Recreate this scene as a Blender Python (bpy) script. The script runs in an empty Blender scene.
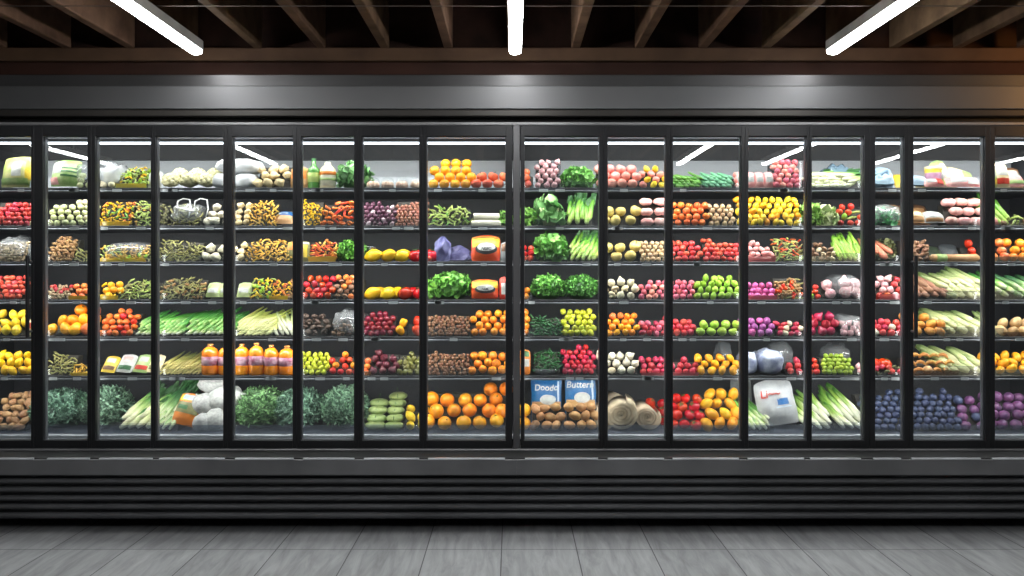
import bpy, math, random
import numpy as np
from mathutils import Vector, Quaternion, Euler, noise as mnoise

rnd = random.Random(7)
scene = bpy.context.scene
COL = scene.collection
D, F, CX, HY, CH = 4.2, 792.0, 512.0, 268.0, 1.35     # camera distance to the door plane, focal length in pixels, centre, horizon, eye height
PI = math.pi

def X(px, y=0.0): return (px - CX) * (D + y) / F
def Z(py, y=0.0): return CH + (HY - py) * (D + y) / F
YF = 0.09                                             # front line of the goods on the shelves
U = (D + YF) / F                                      # metres per photo pixel on that line

# ------------------------------------------------------------------ materials
MATS = {}
def lin(c):
    out = []
    for v in c:
        v = v / 255.0
        out.append(v / 12.92 if v <= 0.04045 else ((v + 0.055) / 1.055) ** 2.4)
    return (out[0], out[1], out[2], 1.0)

def new_mat(name):
    m = bpy.data.materials.new(name); m.use_nodes = True
    nt = m.node_tree; nt.nodes.clear()
    out = nt.nodes.new('ShaderNodeOutputMaterial')
    return m, nt, out

def mat(name, c1, c2=None, rough=0.45, scale=6.0, var=0.12, hue=0.01, metal=0.0, bump=0.0, coat=0.0, stops=None, axis=2, sharp=0.5, spec=0.5, sss=0.0):
    """principled material: noise mottling between c1 and c2, small random shift per object, optional ramp along one axis"""
    if name in MATS: return MATS[name]
    m, nt, out = new_mat(name)
    N = nt.nodes.new; L = nt.links.new
    b = N('ShaderNodeBsdfPrincipled')
    b.inputs['Roughness'].default_value = rough
    b.inputs['Metallic'].default_value = metal
    b.inputs['Specular IOR Level'].default_value = spec
    if coat: b.inputs['Coat Weight'].default_value = coat; b.inputs['Coat Roughness'].default_value = 0.15
    if sss:
        b.inputs['Subsurface Weight'].default_value = sss
        b.inputs['Subsurface Radius'].default_value = (0.02, 0.01, 0.005)
        b.inputs['Subsurface Scale'].default_value = 0.3
    L(b.outputs[0], out.inputs[0])
    tc = N('ShaderNodeTexCoord')
    nz = N('ShaderNodeTexNoise'); nz.inputs['Scale'].default_value = scale; nz.inputs['Detail'].default_value = 3
    L(tc.outputs['Object'], nz.inputs['Vector'])
    if stops:
        sep = N('ShaderNodeSeparateXYZ'); L(tc.outputs['Generated'], sep.inputs[0])
        ad = N('ShaderNodeMath'); ad.operation = 'MULTIPLY_ADD'; ad.inputs[1].default_value = 0.18; 
        L(nz.outputs['Fac'], ad.inputs[0])
        sb = N('ShaderNodeMath'); sb.operation = 'SUBTRACT'; sb.inputs[1].default_value = 0.09
        L(sep.outputs[axis], sb.inputs[0]); L(sb.outputs[0], ad.inputs[2])
        cr = N('ShaderNodeValToRGB')
        el = cr.color_ramp.elements
        while len(el) < len(stops): el.new(0.5)
        for e, (p, c) in zip(el, stops): e.position = p; e.color = lin(c)
        L(ad.outputs[0], cr.inputs[0]); col = cr.outputs[0]
    else:
        c2 = c2 or tuple(v * 0.82 for v in c1)
        cr = N('ShaderNodeValToRGB')
        cr.color_ramp.elements[0].position = 0.5 - 0.3 * (1 - sharp) - 0.02; cr.color_ramp.elements[0].color = lin(c2)
        cr.color_ramp.elements[1].position = 0.5 + 0.3 * (1 - sharp) + 0.02; cr.color_ramp.elements[1].color = lin(c1)
        L(nz.outputs['Fac'], cr.inputs[0]); col = cr.outputs[0]
    if var or hue:
        oi = N('ShaderNodeObjectInfo')
        hs = N('ShaderNodeHueSaturation')
        mv = N('ShaderNodeMapRange'); mv.inputs[3].default_value = 1 - var; mv.inputs[4].default_value = 1 + var
        L(oi.outputs['Random'], mv.inputs[0]); L(mv.outputs[0], hs.inputs['Value'])
        ml = N('ShaderNodeMath'); ml.operation = 'MULTIPLY'; ml.inputs[1].default_value = 17.31; L(oi.outputs['Random'], ml.inputs[0])
        fr = N('ShaderNodeMath'); fr.operation = 'FRACT'; L(ml.outputs[0], fr.inputs[0])
        mh = N('ShaderNodeMapRange'); mh.inputs[3].default_value = 0.5 - hue; mh.inputs[4].default_value = 0.5 + hue
        L(fr.outputs[0], mh.inputs[0]); L(mh.outputs[0], hs.inputs['Hue'])
        L(col, hs.inputs['Color']); col = hs.outputs[0]
    L(col, b.inputs['Base Color'])
    if bump:
        bp = N('ShaderNodeBump'); bp.inputs['Strength'].default_value = bump; bp.inputs['Distance'].default_value = 0.004
        n2 = N('ShaderNodeTexNoise'); n2.inputs['Scale'].default_value = scale * 4
        L(tc.outputs['Object'], n2.inputs['Vector']); L(n2.outputs['Fac'], bp.inputs['Height']); L(bp.outputs[0], b.inputs['Normal'])
    MATS[name] = m
    return m

def clear_mat(name, tint=(235, 240, 242), haze=0.1, hazecol=(190, 198, 205), refl=0.06, rough=0.03, gain=1.0):
    """see-through sheet: transparent, a little milky, with fresnel reflections"""
    if name in MATS: return MATS[name]
    m, nt, out = new_mat(name); N = nt.nodes.new; L = nt.links.new
    tr = N('ShaderNodeBsdfTransparent'); tr.inputs[0].default_value = lin(tint)
    df = N('ShaderNodeBsdfDiffuse'); df.inputs[0].default_value = lin(hazecol)
    gl = N('ShaderNodeBsdfGlossy'); gl.inputs['Roughness'].default_value = rough
    gl.inputs[0].default_value = (gain, gain, gain, 1)
    m1 = N('ShaderNodeMixShader'); m1.inputs[0].default_value = haze
    L(tr.outputs[0], m1.inputs[1]); L(df.outputs[0], m1.inputs[2])
    lw = N('ShaderNodeLayerWeight'); lw.inputs[0].default_value = 0.5
    pw = N('ShaderNodeMath'); pw.operation = 'POWER'; pw.inputs[1].default_value = 5.0; L(lw.outputs['Facing'], pw.inputs[0])
    ad = N('ShaderNodeMath'); ad.operation = 'MULTIPLY_ADD'; ad.inputs[1].default_value = 0.75; ad.inputs[2].default_value = refl; ad.use_clamp = True
    L(pw.outputs[0], ad.inputs[0])
    m2 = N('ShaderNodeMixShader'); L(ad.outputs[0], m2.inputs[0]); L(m1.outputs[0], m2.inputs[1]); L(gl.outputs[0], m2.inputs[2])
    L(m2.outputs[0], out.inputs[0])
    MATS[name] = m
    return m

def glow_mat(name, c, s):
    if name in MATS: return MATS[name]
    m, nt, out = new_mat(name)
    e = nt.nodes.new('ShaderNodeEmission'); e.inputs[0].default_value = lin(c); e.inputs[1].default_value = s
    nt.links.new(e.outputs[0], out.inputs[0]); MATS[name] = m
    return m

# ------------------------------------------------------------------ mesh helpers
class MB:
    """collects verts and faces for one mesh"""
    def __init__(s): s.v = []; s.f = []
    def add(s, v, f):
        b = len(s.v); s.v += [tuple(p) for p in v]; s.f += [tuple(b + i for i in q) for q in f]; return s
    def box(s, x0, x1, y0, y1, z0, z1):
        v = [(x, y, z) for z in (z0, z1) for y in (y0, y1) for x in (x0, x1)]
        return s.add(v, [(0, 2, 3, 1), (4, 5, 7, 6), (0, 1, 5, 4), (2, 6, 7, 3), (0, 4, 6, 2), (1, 3, 7, 5)])
    def bar(s, x0, x1, y0, y1, z0, z1, c=0.004):
        """box with bevelled long edges along x (or along the longest side)"""
        dx, dy, dz = x1 - x0, y1 - y0, z1 - z0
        c = min(c, dx / 3, dy / 3, dz / 3)
        v = []; f = []
        def ring(a0, a1, b0, b1): return [(a0 + c, b0), (a1 - c, b0), (a1, b0 + c), (a1, b1 - c), (a1 - c, b1), (a0 + c, b1), (a0, b1 - c), (a0, b0 + c)]
        m = max(dx, dy, dz)
        if m == dx: R = ring(y0, y1, z0, z1); P = [[(x, a, b) for a, b in R] for x in (x0, x1)]
        elif m == dz: R = ring(x0, x1, y0, y1); P = [[(a, b, z) for a, b in R] for z in (z0, z1)]
        else: R = ring(x0, x1, z0, z1); P = [[(a, y, b) for a, b in R] for y in (y0, y1)]
        v = P[0] + P[1]
        f = [(i, (i + 1) % 8, 8 + (i + 1) % 8, 8 + i) for i in range(8)] + [tuple(range(7, -1, -1)), tuple(range(8, 16))]
        return s.add(v, f)
    def frame(s, x0, x1, z0, z1, w, wt, wb, y0, y1, c=0.003, wr=None):
        wr = w if wr is None else wr
        s.bar(x0, x0 + w, y0, y1, z0, z1, c); s.bar(x1 - wr, x1, y0, y1, z0, z1, c)
        s.bar(x0 + w, x1 - wr, y0, y1, z1 - wt, z1, c); s.bar(x0 + w, x1 - wr, y0, y1, z0, z0 + wb, c)
        return s
    def tube(s, pts, rad, seg=8, flat=1.0, cap=True):
        pts = [Vector(p) for p in pts]; n = len(pts)
        base = len(s.v)
        for i, p in enumerate(pts):
            t = (pts[min(i + 1, n - 1)] - pts[max(i - 1, 0)]).normalized()
            a = Vector((0, 1, 0)) if abs(t.y) < 0.9 else Vector((1, 0, 0))
            u = t.cross(a).normalized(); w = t.cross(u).normalized()
            r = rad[i] if isinstance(rad, (list, tuple)) else rad
            for k in range(seg):
                q = 2 * PI * k / seg
                s.v.append(tuple(p + u * (r * math.cos(q)) + w * (r * flat * math.sin(q))))
        for i in range(n - 1):
            for k in range(seg):
                a, b = base + i * seg + k, base + i * seg + (k + 1) % seg
                s.f.append((a, b, b + seg, a + seg))
        if cap:
            s.f.append(tuple(base + k for k in reversed(range(seg)))); s.f.append(tuple(base + (n - 1) * seg + k for k in range(seg)))
        return s
    def lathe(s, prof, seg=12, lobes=0, amp=0.0, c=(0, 0, 0)):
        base = len(s.v); n = len(prof)
        for i, (r, z) in enumerate(prof):
            for k in range(seg):
                q = 2 * PI * k / seg
                rr = r * (1 + amp * math.cos(lobes * q)) if lobes else r
                s.v.append((c[0] + rr * math.cos(q), c[1] + rr * math.sin(q), c[2] + z))
        for i in range(n - 1):
            for k in range(seg):
                a, b = base + i * seg + k, base + i * seg + (k + 1) % seg
                s.f.append((a, b, b + seg, a + seg))
        s.f.append(tuple(base + k for k in reversed(range(seg)))); s.f.append(tuple(base + (n - 1) * seg + k for k in range(seg)))
        return s
    def mesh(s, name, m=None, smooth=True):
        me = bpy.data.meshes.new(name); me.from_pydata(s.v, [], s.f); me.validate(); me.update()
        if smooth: me.polygons.foreach_set('use_smooth', [True] * len(me.polygons))
        if m: me.materials.append(m)
        return me
    def obj(s, name, m, parent=None, smooth=False, loc=None):
        o = link(name, s.mesh(name, m, smooth), parent)
        if loc: o.location = loc
        return o

def link(name, me, parent=None):
    o = bpy.data.objects.new(name, me); COL.objects.link(o)
    if parent: o.parent = parent
    return o

def tag(o, label, cat, group=None):
    o['label'] = label; o['category'] = cat
    if group: o['group'] = group
    return o

def empty(name, loc=(0, 0, 0)):
    o = bpy.data.objects.new(name, None); COL.objects.link(o); o.location = loc; o.empty_display_size = 0.05
    return o

def struct(o): o['kind'] = 'structure'; return o

def displace(vs, amp, freq, seed):
    off = Vector((seed * 3.7, seed * 1.3, seed * 7.1)); out = []
    for p in vs:
        p = Vector(p); n = p.normalized() if p.length > 1e-9 else Vector((0, 0, 1))
        out.append(tuple(p + n * (amp * mnoise.noise(p * freq + off))))
    return out

ORD = ['', 'first', 'second', 'third', 'fourth', 'fifth', 'sixth', 'seventh', 'eighth', 'ninth', 'tenth', 'eleventh', 'twelfth', 'thirteenth', 'fourteenth', 'fifteenth', 'sixteenth', 'seventeenth', 'eighteenth', 'nineteenth', 'twentieth']
def ordn(n):
    if n <= 20: return ORD[n]
    t = {2: 'twenty', 3: 'thirty', 4: 'forty', 5: 'fifty'}[n // 10]
    return t + ('-' + ORD[n % 10] if n % 10 else '')
SHELF = ['top shelf', 'second shelf', 'third shelf', 'fourth shelf', 'fifth shelf', 'sixth shelf', 'bottom deck']
GLASS = [(-22, 34), (46, 90), (98, 153), (158, 225), (234, 294), (302, 355), (363, 420), (427, 506), (524, 599), (607, 665), (672, 740), (747, 805), (810, 862), (873, 902), (911, 982), (992, 1052)]
DOORX = [-30, 37, 94, 155.5, 229.5, 298, 359, 423.5, 512, 603, 669.5, 743.5, 807.5, 867.5, 906.5, 987, 1060]
def door_of(px):
    for i in range(16):
        if DOORX[i] <= px < DOORX[i + 1]: return i
    return 0 if px < 0 else 15
def place(s, px): return f'{SHELF[s]}, {ORD[door_of(px) + 1]} door'
BASE = [188.5, 226.5, 262.5, 300.5, 337.5, 376.5, 433.0]         # where goods stand, in photo rows
YS = 0.07
SZ = [Z(b, YS) for b in BASE]                                     # the shelf tops in metres
# ------------------------------------------------------------------ the room
wood = mat('beam_wood', (112, 88, 68), (84, 64, 50), rough=0.7, scale=9, var=0.1, spec=0.15)
wood_dark = mat('dark_wood', (62, 44, 36), (44, 32, 27), rough=0.75, scale=7, var=0, spec=0.12)
wood_head = mat('header_wood', (98, 74, 58), (80, 60, 48), rough=0.7, scale=4, var=0, spec=0.15)
wood_low = mat('lower_header_wood', (66, 46, 38), (52, 37, 31), rough=0.75, scale=4, var=0, spec=0.1)

def floor_mat():
    m, nt, out = new_mat('grey_plank_floor'); N = nt.nodes.new; L = nt.links.new
    b = N('ShaderNodeBsdfPrincipled'); L(b.outputs[0], out.inputs[0])
    tc = N('ShaderNodeTexCoord'); mp = N('ShaderNodeMapping'); mp.inputs['Rotation'].default_value = (0, 0, PI / 2)
    mp.inputs['Location'].default_value = (0.95, 0.05, 0)
    L(tc.outputs['Object'], mp.inputs[0])
    br = N('ShaderNodeTexBrick'); br.offset = 0.0
    br.inputs['Scale'].default_value = 1.0; br.inputs['Brick Width'].default_value = 1.35; br.inputs['Row Height'].default_value = 0.36
    br.inputs['Mortar Size'].default_value = 0.0028; br.inputs['Mortar Smooth'].default_value = 0.2
    br.inputs['Color1'].default_value = lin((166, 168, 170)); br.inputs['Color2'].default_value = lin((152, 154, 156)); br.inputs['Mortar'].default_value = lin((84, 84, 86))
    L(mp.outputs[0], br.inputs[0])
    m2 = N('ShaderNodeMapping'); m2.inputs['Scale'].default_value = (9, 1.3, 1); L(tc.outputs['Object'], m2.inputs[0])
    nz = N('ShaderNodeTexNoise'); nz.inputs['Scale'].default_value = 2.2; nz.inputs['Detail'].default_value = 8; nz.inputs['Roughness'].default_value = 0.65; nz.inputs['Distortion'].default_value = 0.6
    L(m2.outputs[0], nz.inputs[0])
    cr = N('ShaderNodeValToRGB'); cr.color_ramp.elements[0].position = 0.3; cr.color_ramp.elements[0].color = (0.62, 0.62, 0.62, 1); cr.color_ramp.elements[1].position = 0.65; cr.color_ramp.elements[1].color = (1.08, 1.08, 1.08, 1)
    L(nz.outputs[0], cr.inputs[0])
    mx = N('ShaderNodeMix'); mx.data_type = 'RGBA'; mx.blend_type = 'MULTIPLY'; mx.inputs[0].default_value = 1
    L(br.outputs[0], mx.inputs[6]); L(cr.outputs[0], mx.inputs[7]); L(mx.outputs[2], b.inputs['Base Color'])
    b.inputs['Roughness'].default_value = 0.5; b.inputs['Specular IOR Level'].default_value = 0.3
    return m
RX, RY = 6.2, -7.5
struct(MB().box(-RX, RX, RY, 0.8, -0.1, 0).obj('floor', floor_mat()))
struct(MB().box(-RX, RX, RY, 0.8, 2.78, 2.88).obj('ceiling', wood_dark))
wallm = mat('room_wall', (134, 134, 136), rough=0.8, scale=2, var=0)
struct(MB().box(-RX, RX, RY - 0.1, RY, 0, 2.78).obj('wall_rear', wallm))
struct(MB().box(-RX - 0.1, -RX, RY, 0.8, 0, 2.78).obj('wall_left', wallm))
struct(MB().box(RX, RX + 0.1, RY, 0.8, 0, 2.78).obj('wall_right', wallm))
struct(MB().box(-RX, RX, 0.72, 0.8, 0, 2.78).obj('wall_back', wallm))
# beams that run from the cabinet towards the viewer
bs = 63.6 * U * D / (D + YF)
for i in range(-9, 10):
    if abs(i) > 9: continue
    x = i * bs
    struct(MB().bar(x - 0.024, x + 0.024, -4.6, -0.002, Z(48), 2.78, 0.004).obj('ceiling_beam', wood))
struct(MB().bar(-3.6, 3.6, 0, 0.09, Z(60.5), Z(47.5), 0.004).obj('trim_1', wood_head))
struct(MB().bar(-3.6, 3.6, 0.03, 0.12, Z(77), Z(60.5) - 0.001, 0.004).obj('trim_2', wood_low))
struct(MB().box(-3.6, 3.6, 0.09, 0.7, Z(60.5), 2.78).obj('trim_3', wood_dark))
steel = mat('brushed_steel', (122, 123, 124), (114, 115, 116), rough=0.55, scale=2, var=0, metal=0.85)
steel_up = mat('upper_steel', (96, 96, 97), (88, 88, 89), rough=0.46, scale=2, var=0, metal=0.9)
dkst = mat('dark_steel', (70, 67, 64), rough=0.45, scale=2, var=0, metal=0.5)
black = mat('black_recess', (12, 12, 13), rough=0.6, scale=2, var=0)
struct(MB().bar(-3.6, 3.6, -0.01, 0.3, Z(87.2), Z(75), 0.003).obj('trim_4', steel_up))
struct(MB().bar(-3.6, 3.6, -0.04, 0.3, Z(110.5), Z(87.2) - 0.001, 0.004).obj('trim_5', steel))
struct(MB().bar(-3.6, 3.6, -0.03, 0.3, Z(117), Z(110.5) - 0.001, 0.003).obj('trim_6', dkst))
struct(MB().box(-3.6, 3.6, 0.04, 0.3, Z(123.5), Z(117) - 0.001).obj('trim_7', black))
# thin conduit along the ceiling
cz = 2.511
cond = MB().tube([(-3.4, -0.69, cz), (3.4, -0.69, cz)], 0.0022, 8)
tag(cond.obj('ceiling_conduit', mat('conduit_grey', (104, 92, 84), rough=0.6, var=0), smooth=True), 'thin grey conduit running across under the brown ceiling beams', 'conduit')

# linear ceiling lights
glow = glow_mat('white_diffuser', (255, 255, 255), 38.0)
hous = mat('light_housing', (226, 226, 222), rough=0.45, var=0)
def ceiling_light(x, y0, y1, label):
    t = empty('ceiling_light', (x, y1, 2.505)); tag(t, label, 'light', 'linear ceiling lights')
    h = MB().bar(-0.033, 0.033, y0 - y1, 0, -0.052, 0, 0.004); h.obj('housing', hous, t)
    d = MB(); n = 8
    prof = [(-0.031 * math.cos(PI * k / n), -0.0525 - 0.022 * math.sin(PI * k / n) ** 0.6) for k in range(n + 1)]
    a = [(p, y0 - y1 + 0.006, q) for p, q in prof]; c = [(p, -0.006, q) for p, q in prof]
    d.add(a + c, [(k, k + 1, n + 2 + k, n + 1 + k) for k in range(n)] + [tuple(reversed(range(n + 1))), tuple(range(n + 1, 2 * n + 2)), (0, n + 1, 2 * n + 1, n)])
    d.obj('diffuser', glow, t)
    MB().bar(-0.006, 0.006, (y0 - y1) * .5 - 0.006, (y0 - y1) * .5 + 0.006, 0, 0.27, 0.002).obj('hanger', hous, t)
ceiling_light(-1.60, -1.9, -0.18, 'white linear light under the beams, slanting at the upper left')
ceiling_light(0.016, -1.9, -0.18, 'white linear light under the beams, upright above the middle post')
ceiling_light(1.625, -1.9, -0.18, 'white linear light under the beams, slanting at the upper right')
for x, w in ((-4.25, 'far left'), (-2.5, 'left'), (0.0, 'middle'), (1.76, 'inner right'), (2.66, 'right'), (3.8, 'outer right'), (5.1, 'far right')):
    ceiling_light(x, -4.15, -2.8, f'white linear light mirrored in the glass doors, {w} one of its row')

# ------------------------------------------------------------------ the two refrigerated cabinets
blk = mat('black_door_metal', (40, 41, 44), (35, 36, 38), rough=0.38, scale=3, var=0, metal=0.3)
gask = mat('grey_gasket', (92, 94, 98), rough=0.4, scale=3, var=0)
post = mat('grey_post', (112, 112, 114), rough=0.4, scale=3, var=0, metal=0.5)
liner = mat('dark_liner', (58, 60, 66), (51, 53, 58), rough=0.5, scale=3, var=0)
liner_lit = mat('lit_liner', (205, 210, 216), (196, 201, 208), rough=0.45, scale=2, var=0)  # lamp light on the top back wall put into a paler colour
shelfm = mat('shelf_steel', (58, 60, 64), rough=0.4, scale=4, var=0)
railm = mat('shelf_rail', (118, 122, 128), rough=0.3, scale=4, var=0, metal=0.4)
deckm = mat('deck_steel', (226, 231, 238), (204, 210, 218), rough=0.4, scale=20, var=0, metal=0.3)
tagm = mat('price_tag_white', (206, 210, 212), rough=0.5, var=0.05)
basem = mat('base_panel_grey', (116, 117, 119), rough=0.42, scale=3, var=0, metal=0.2)
louv = mat('louver_grey', (96, 97, 100), rough=0.38, scale=3, var=0, metal=0.3)
kick = mat('kick_black', (16, 16, 17), rough=0.5, var=0)
glassm = clear_mat('door_glass', tint=(247, 250, 250), haze=0.008, hazecol=(200, 205, 210), refl=0.05, rough=0.01, gain=1.0)
fencem = clear_mat('clear_fence', tint=(240, 244, 250), haze=0.1, hazecol=(160, 168, 184), refl=0.06, rough=0.1)
tube_glow = glow_mat('led_white', (240, 246, 255), 5.0)
strip = mat('painted_light_spill', (208, 212, 216), rough=0.35, var=0)  # pale colour standing in for cabinet light on the base edge

YB = 0.60                                                          # inside back wall
ztop = Z(134, 0.02); zdeck = Z(438, 0.06)
def cabinet(px0, px1, doors, label, handles):
    x0, x1 = X(px0), X(px1); w2 = (x0 + x1) / 2
    t = empty('display_refrigerator', (w2, 0.3, 0)); tag(t, label, 'refrigerator', 'glass door display refrigerators')
    def P(mb, name, m, par=None, **k):
        o = mb.obj(name, m, par or t, **k)
        if par is None: o.location = (-w2, -0.3, 0)
        return o
    P(MB().box(x0, x1, YB, YB + 0.06, 0.3, ztop + 0.06), 'back_panel', liner)
    P(MB().box(x0 + .01, x1 - .01, YB - 0.012, YB - 0.001, SZ[0], ztop - 0.0), 'upper_lit_liner', liner_lit)  # same back wall, its lit stretch painted paler
    P(MB().box(x0 + .01, x1 - .01, 0.34, 0.37, Z(160, 0.34), ztop), 'air_duct', mat('duct_dark', (17, 18, 21), rough=0.6, var=0, spec=.2))
    P(MB().box(x0, x1, 0.03, YB, ztop + 0.002, ztop + 0.06), 'top_panel', liner)
    for a, b in ((x0, x0 + 0.016), (x1 - 0.016, x1)):
        P(MB().box(a, b, 0.034, YB, 0.35, ztop), 'side_panel', liner)
    P(MB().box(x0 + .017, x1 - .017, 0.05, YB - .001, SZ[6] - 0.03, SZ[6] - 0.001), 'bottom_deck', mat('deck_floor', (92, 96, 104), (78, 82, 90), rough=.5, scale=20, var=0))
    P(MB().bar(x0 + .017, x1 - .017, 0.04, 0.065, Z(438.6, .05), Z(434.4, .05), .003), 'deck_lip', deckm)
    tb = MB().tube([(x0 + .03, 0.075, Z(143.2, .075)), (x1 - .03, 0.075, Z(143.2, .075))], 0.0065, 10)
    P(tb, 'led_tube', tube_glow, smooth=True)
    # shelves with price rails and tags
    for s in range(6):
        zt = SZ[s]
        sh = P(MB().box(x0 + .018, x1 - .018, YS + .006, YB - .002, zt - 0.012, zt - 0.0005), 'shelf', shelfm)
        MB().bar(x0 + .018, x1 - .018, YS - .008, YS + .005, zt - .019, zt - 0.0095, .003).obj('price_rail', railm, sh)
        MB().bar(x0 + .018, x1 - .018, YS - .004, YS + .005, zt - .0093, zt + .004, .002).obj('front_lip', shelfm, sh)
        r2 = random.Random(100 + s + int(px0))
        for d in doors:
            g0, g1 = GLASS[d]
            for k in range(2 if r2.random() < .45 else 1):
                q = r2.uniform(g0 + 4, g1 - 10)
                a = X(q, YS)
                if a < x0 + .05 or a > x1 - .09: continue
                MB().box(a, a + r2.choice((.034, .042, .05)), YS - .0115, YS - .0085, zt - .0185, zt - .0035).obj('price_tag', tagm, sh)
    # doors
    zb, zt = Z(447), Z(126.5)
    for d in doors:
        a = max(X(DOORX[d]), x0) + .0003; b = min(X(DOORX[d + 1]), x1) - .0003
        if d == 7: b = X(512.5) - .001
        if d == 8: a = X(520.5) + .001
        g0, g1 = X(GLASS[d][0]), X(GLASS[d][1])
        dr = P(MB().frame(a, b, zb, zt, g0 - a, zt - Z(137), Z(439.3) - zb, -0.028, 0.012, .0015, wr=b - g1), 'door', blk)
        MB().frame(g0 - .004, g1 + .004, Z(439.3) - .004, Z(137) + .004, .0075, .009, .006, -0.012, 0.014, .001).obj('gasket', gask, dr)
        MB().box(g0 - .002, g1 + .002, -0.0015, 0.0015, Z(439.3) - .002, Z(137) + .002).obj('glass_pane', glassm, dr)
        if d in handles:
            hx = X(handles[d], -.07); hz0, hz1 = Z(337.5, -.07), Z(256, -.07)
            h = MB().bar(hx - .0085, hx + .0085, -0.084, -0.066, hz0, hz1, .004)
            hd = h.obj('handle', blk, dr)
            sx = a + .012 if handles[d] > GLASS[d][0] + (GLASS[d][1] - GLASS[d][0]) / 2 * 0 and d == 14 else b - .012
            for zz in (hz0 + .03, hz1 - .03):
                MB().tube([(hx, -.068, zz), (sx, -.046, zz), (sx, -.027, zz)], .0065, 8).obj('handle_bracket', gask, dr, smooth=True)
    P(MB().bar(x0, x1, -0.03, 0.03, Z(126.2), Z(123), .003), 'top_trim', mat('bright_trim_grey', (158, 158, 160), rough=.45, var=0, metal=.4))
    # base
    P(MB().bar(x0, x1, -0.045, 0.03, Z(452, -.045), Z(447.3), .004), 'sill', basem)
    yb = -0.2
    P(MB().box(x0, x1, yb + .012, -0.001, Z(458.7, yb) - .004, Z(458.7, yb)), 'bumper_top', kick)
    P(MB().box(x0, x1, -0.001, 0.05, Z(475, yb), Z(452, -.045) - .001), 'base_recess', kick)
    P(MB().bar(x0, x1, yb, yb + .05, Z(475.5, yb), Z(458.6, yb) - .005, .004), 'base_panel', basem)
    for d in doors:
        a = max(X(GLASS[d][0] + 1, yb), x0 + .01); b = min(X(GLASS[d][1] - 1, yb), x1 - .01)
        P(MB().bar(a, b, yb - .001, yb + .011, Z(459.8, yb), Z(458.2, yb), .001), 'light_spill_strip', strip)  # painted light spill between the stiles, as pale segments
    g = MB(); zlow = Z(521.5, yb)
    g.box(x0, x1, yb + .05, yb + .07, zlow, Z(476, yb))
    for k in range(5):
        zc = Z(481.5 + 8.55 * k, yb); hh = .0148
        v = []
        for xx in (x0, x1):
            v += [(xx, .052, zc + hh * .2), (xx, .016, zc + hh * .75), (xx, .006, zc + hh * .35), (xx, .004, zc - hh * .2), (xx, .010, zc - hh * .75), (xx, .052, zc - hh)]
        v = [(a, b + yb, c) for a, b, c in v]
        n = 6
        g.add(v, [(i, (i + 1) % n, n + (i + 1) % n, n + i) for i in range(n)] + [tuple(range(n - 1, -1, -1)), tuple(range(n, 2 * n))])
    P(g, 'louver_grille', louv)
    P(MB().box(x0, x1, yb + .071, YB, zlow, zlow + .02), 'base_pan', kick)
    P(MB().box(x0, x1, 0.06, 0.10, 0.0, zlow), 'kick_plate', kick)
    # clear fence along the bottom deck
    for d in doors:
        a = max(X(DOORX[d] + 3, .06), x0 + .02); b = min(X(DOORX[d + 1] - 3, .06), x1 - .02)
        P(MB().box(a, b, 0.068, 0.071, SZ[6] - .0005, Z(425, .07)), 'clear_fence', fencem)
    return t
cabinet(-60, 516.45, range(0, 8), 'long black display refrigerator with eight glass doors, left of the grey post', {0: 28})
cabinet(516.55, 1084, range(8, 16), 'long black display refrigerator with eight glass doors, right of the grey post', {14: 915.5})
pm = MB().bar(X(513), X(520), -0.034, -0.001, Z(447.2), Z(126.3) , .004)
tag(pm.obj('joining_post', post), 'slim grey upright post joining the two black refrigerators', 'post')

# unseen lamps placed as LED strips inside the cabinets: upright ones behind the door stiles, one along the front under every shelf
def strip_light(name, loc, rot, sx, sy, power, col=(1, .98, .95)):
    l = bpy.data.lights.new(name, 'AREA'); l.shape = 'RECTANGLE'; l.size = sx; l.size_y = sy; l.energy = power; l.color = col
    o = bpy.data.objects.new(name, l); COL.objects.link(o); o.location = loc; o.rotation_euler = rot
    return o
for k, px in enumerate(DOORX):
    for q in ([px] if 1 <= k <= 15 and k != 8 else ([508.5, 524] if k == 8 else [px + 8 if k == 0 else px - 8])):
        strip_light('mullion_led', (X(q, .03), 0.022, (Z(140) + Z(436)) / 2), (PI / 2, 0, 0), 0.014, 1.5, 0.9)
for x0, x1 in ((X(-55), X(510)), (X(523), X(1080))):
    strip_light('top_front_fill', ((x0 + x1) / 2, 0.03, Z(138.5, .03)), (math.radians(24), 0, 0), x1 - x0, 0.012, 3.8)  # unseen fill lamp added to brighten the top shelf goods
    strip_light('liner_fill', ((x0 + x1) / 2, 0.39, Z(158, .36)), (math.radians(50), 0, 0), x1 - x0, 0.012, 3.2)  # unseen fill lamp added under the duct to brighten the upper liner
    for s in range(7):
        zt = Z(139.5, .07) if s == 0 else SZ[s - 1] - .021
        strip_light('shelf_led', ((x0 + x1) / 2, YS + .012, zt), (math.radians(55 if s == 0 else 24), 0, 0), x1 - x0, 0.012, 11.0 if s == 0 else (7.4 if s < 4 else 6.2))
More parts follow.
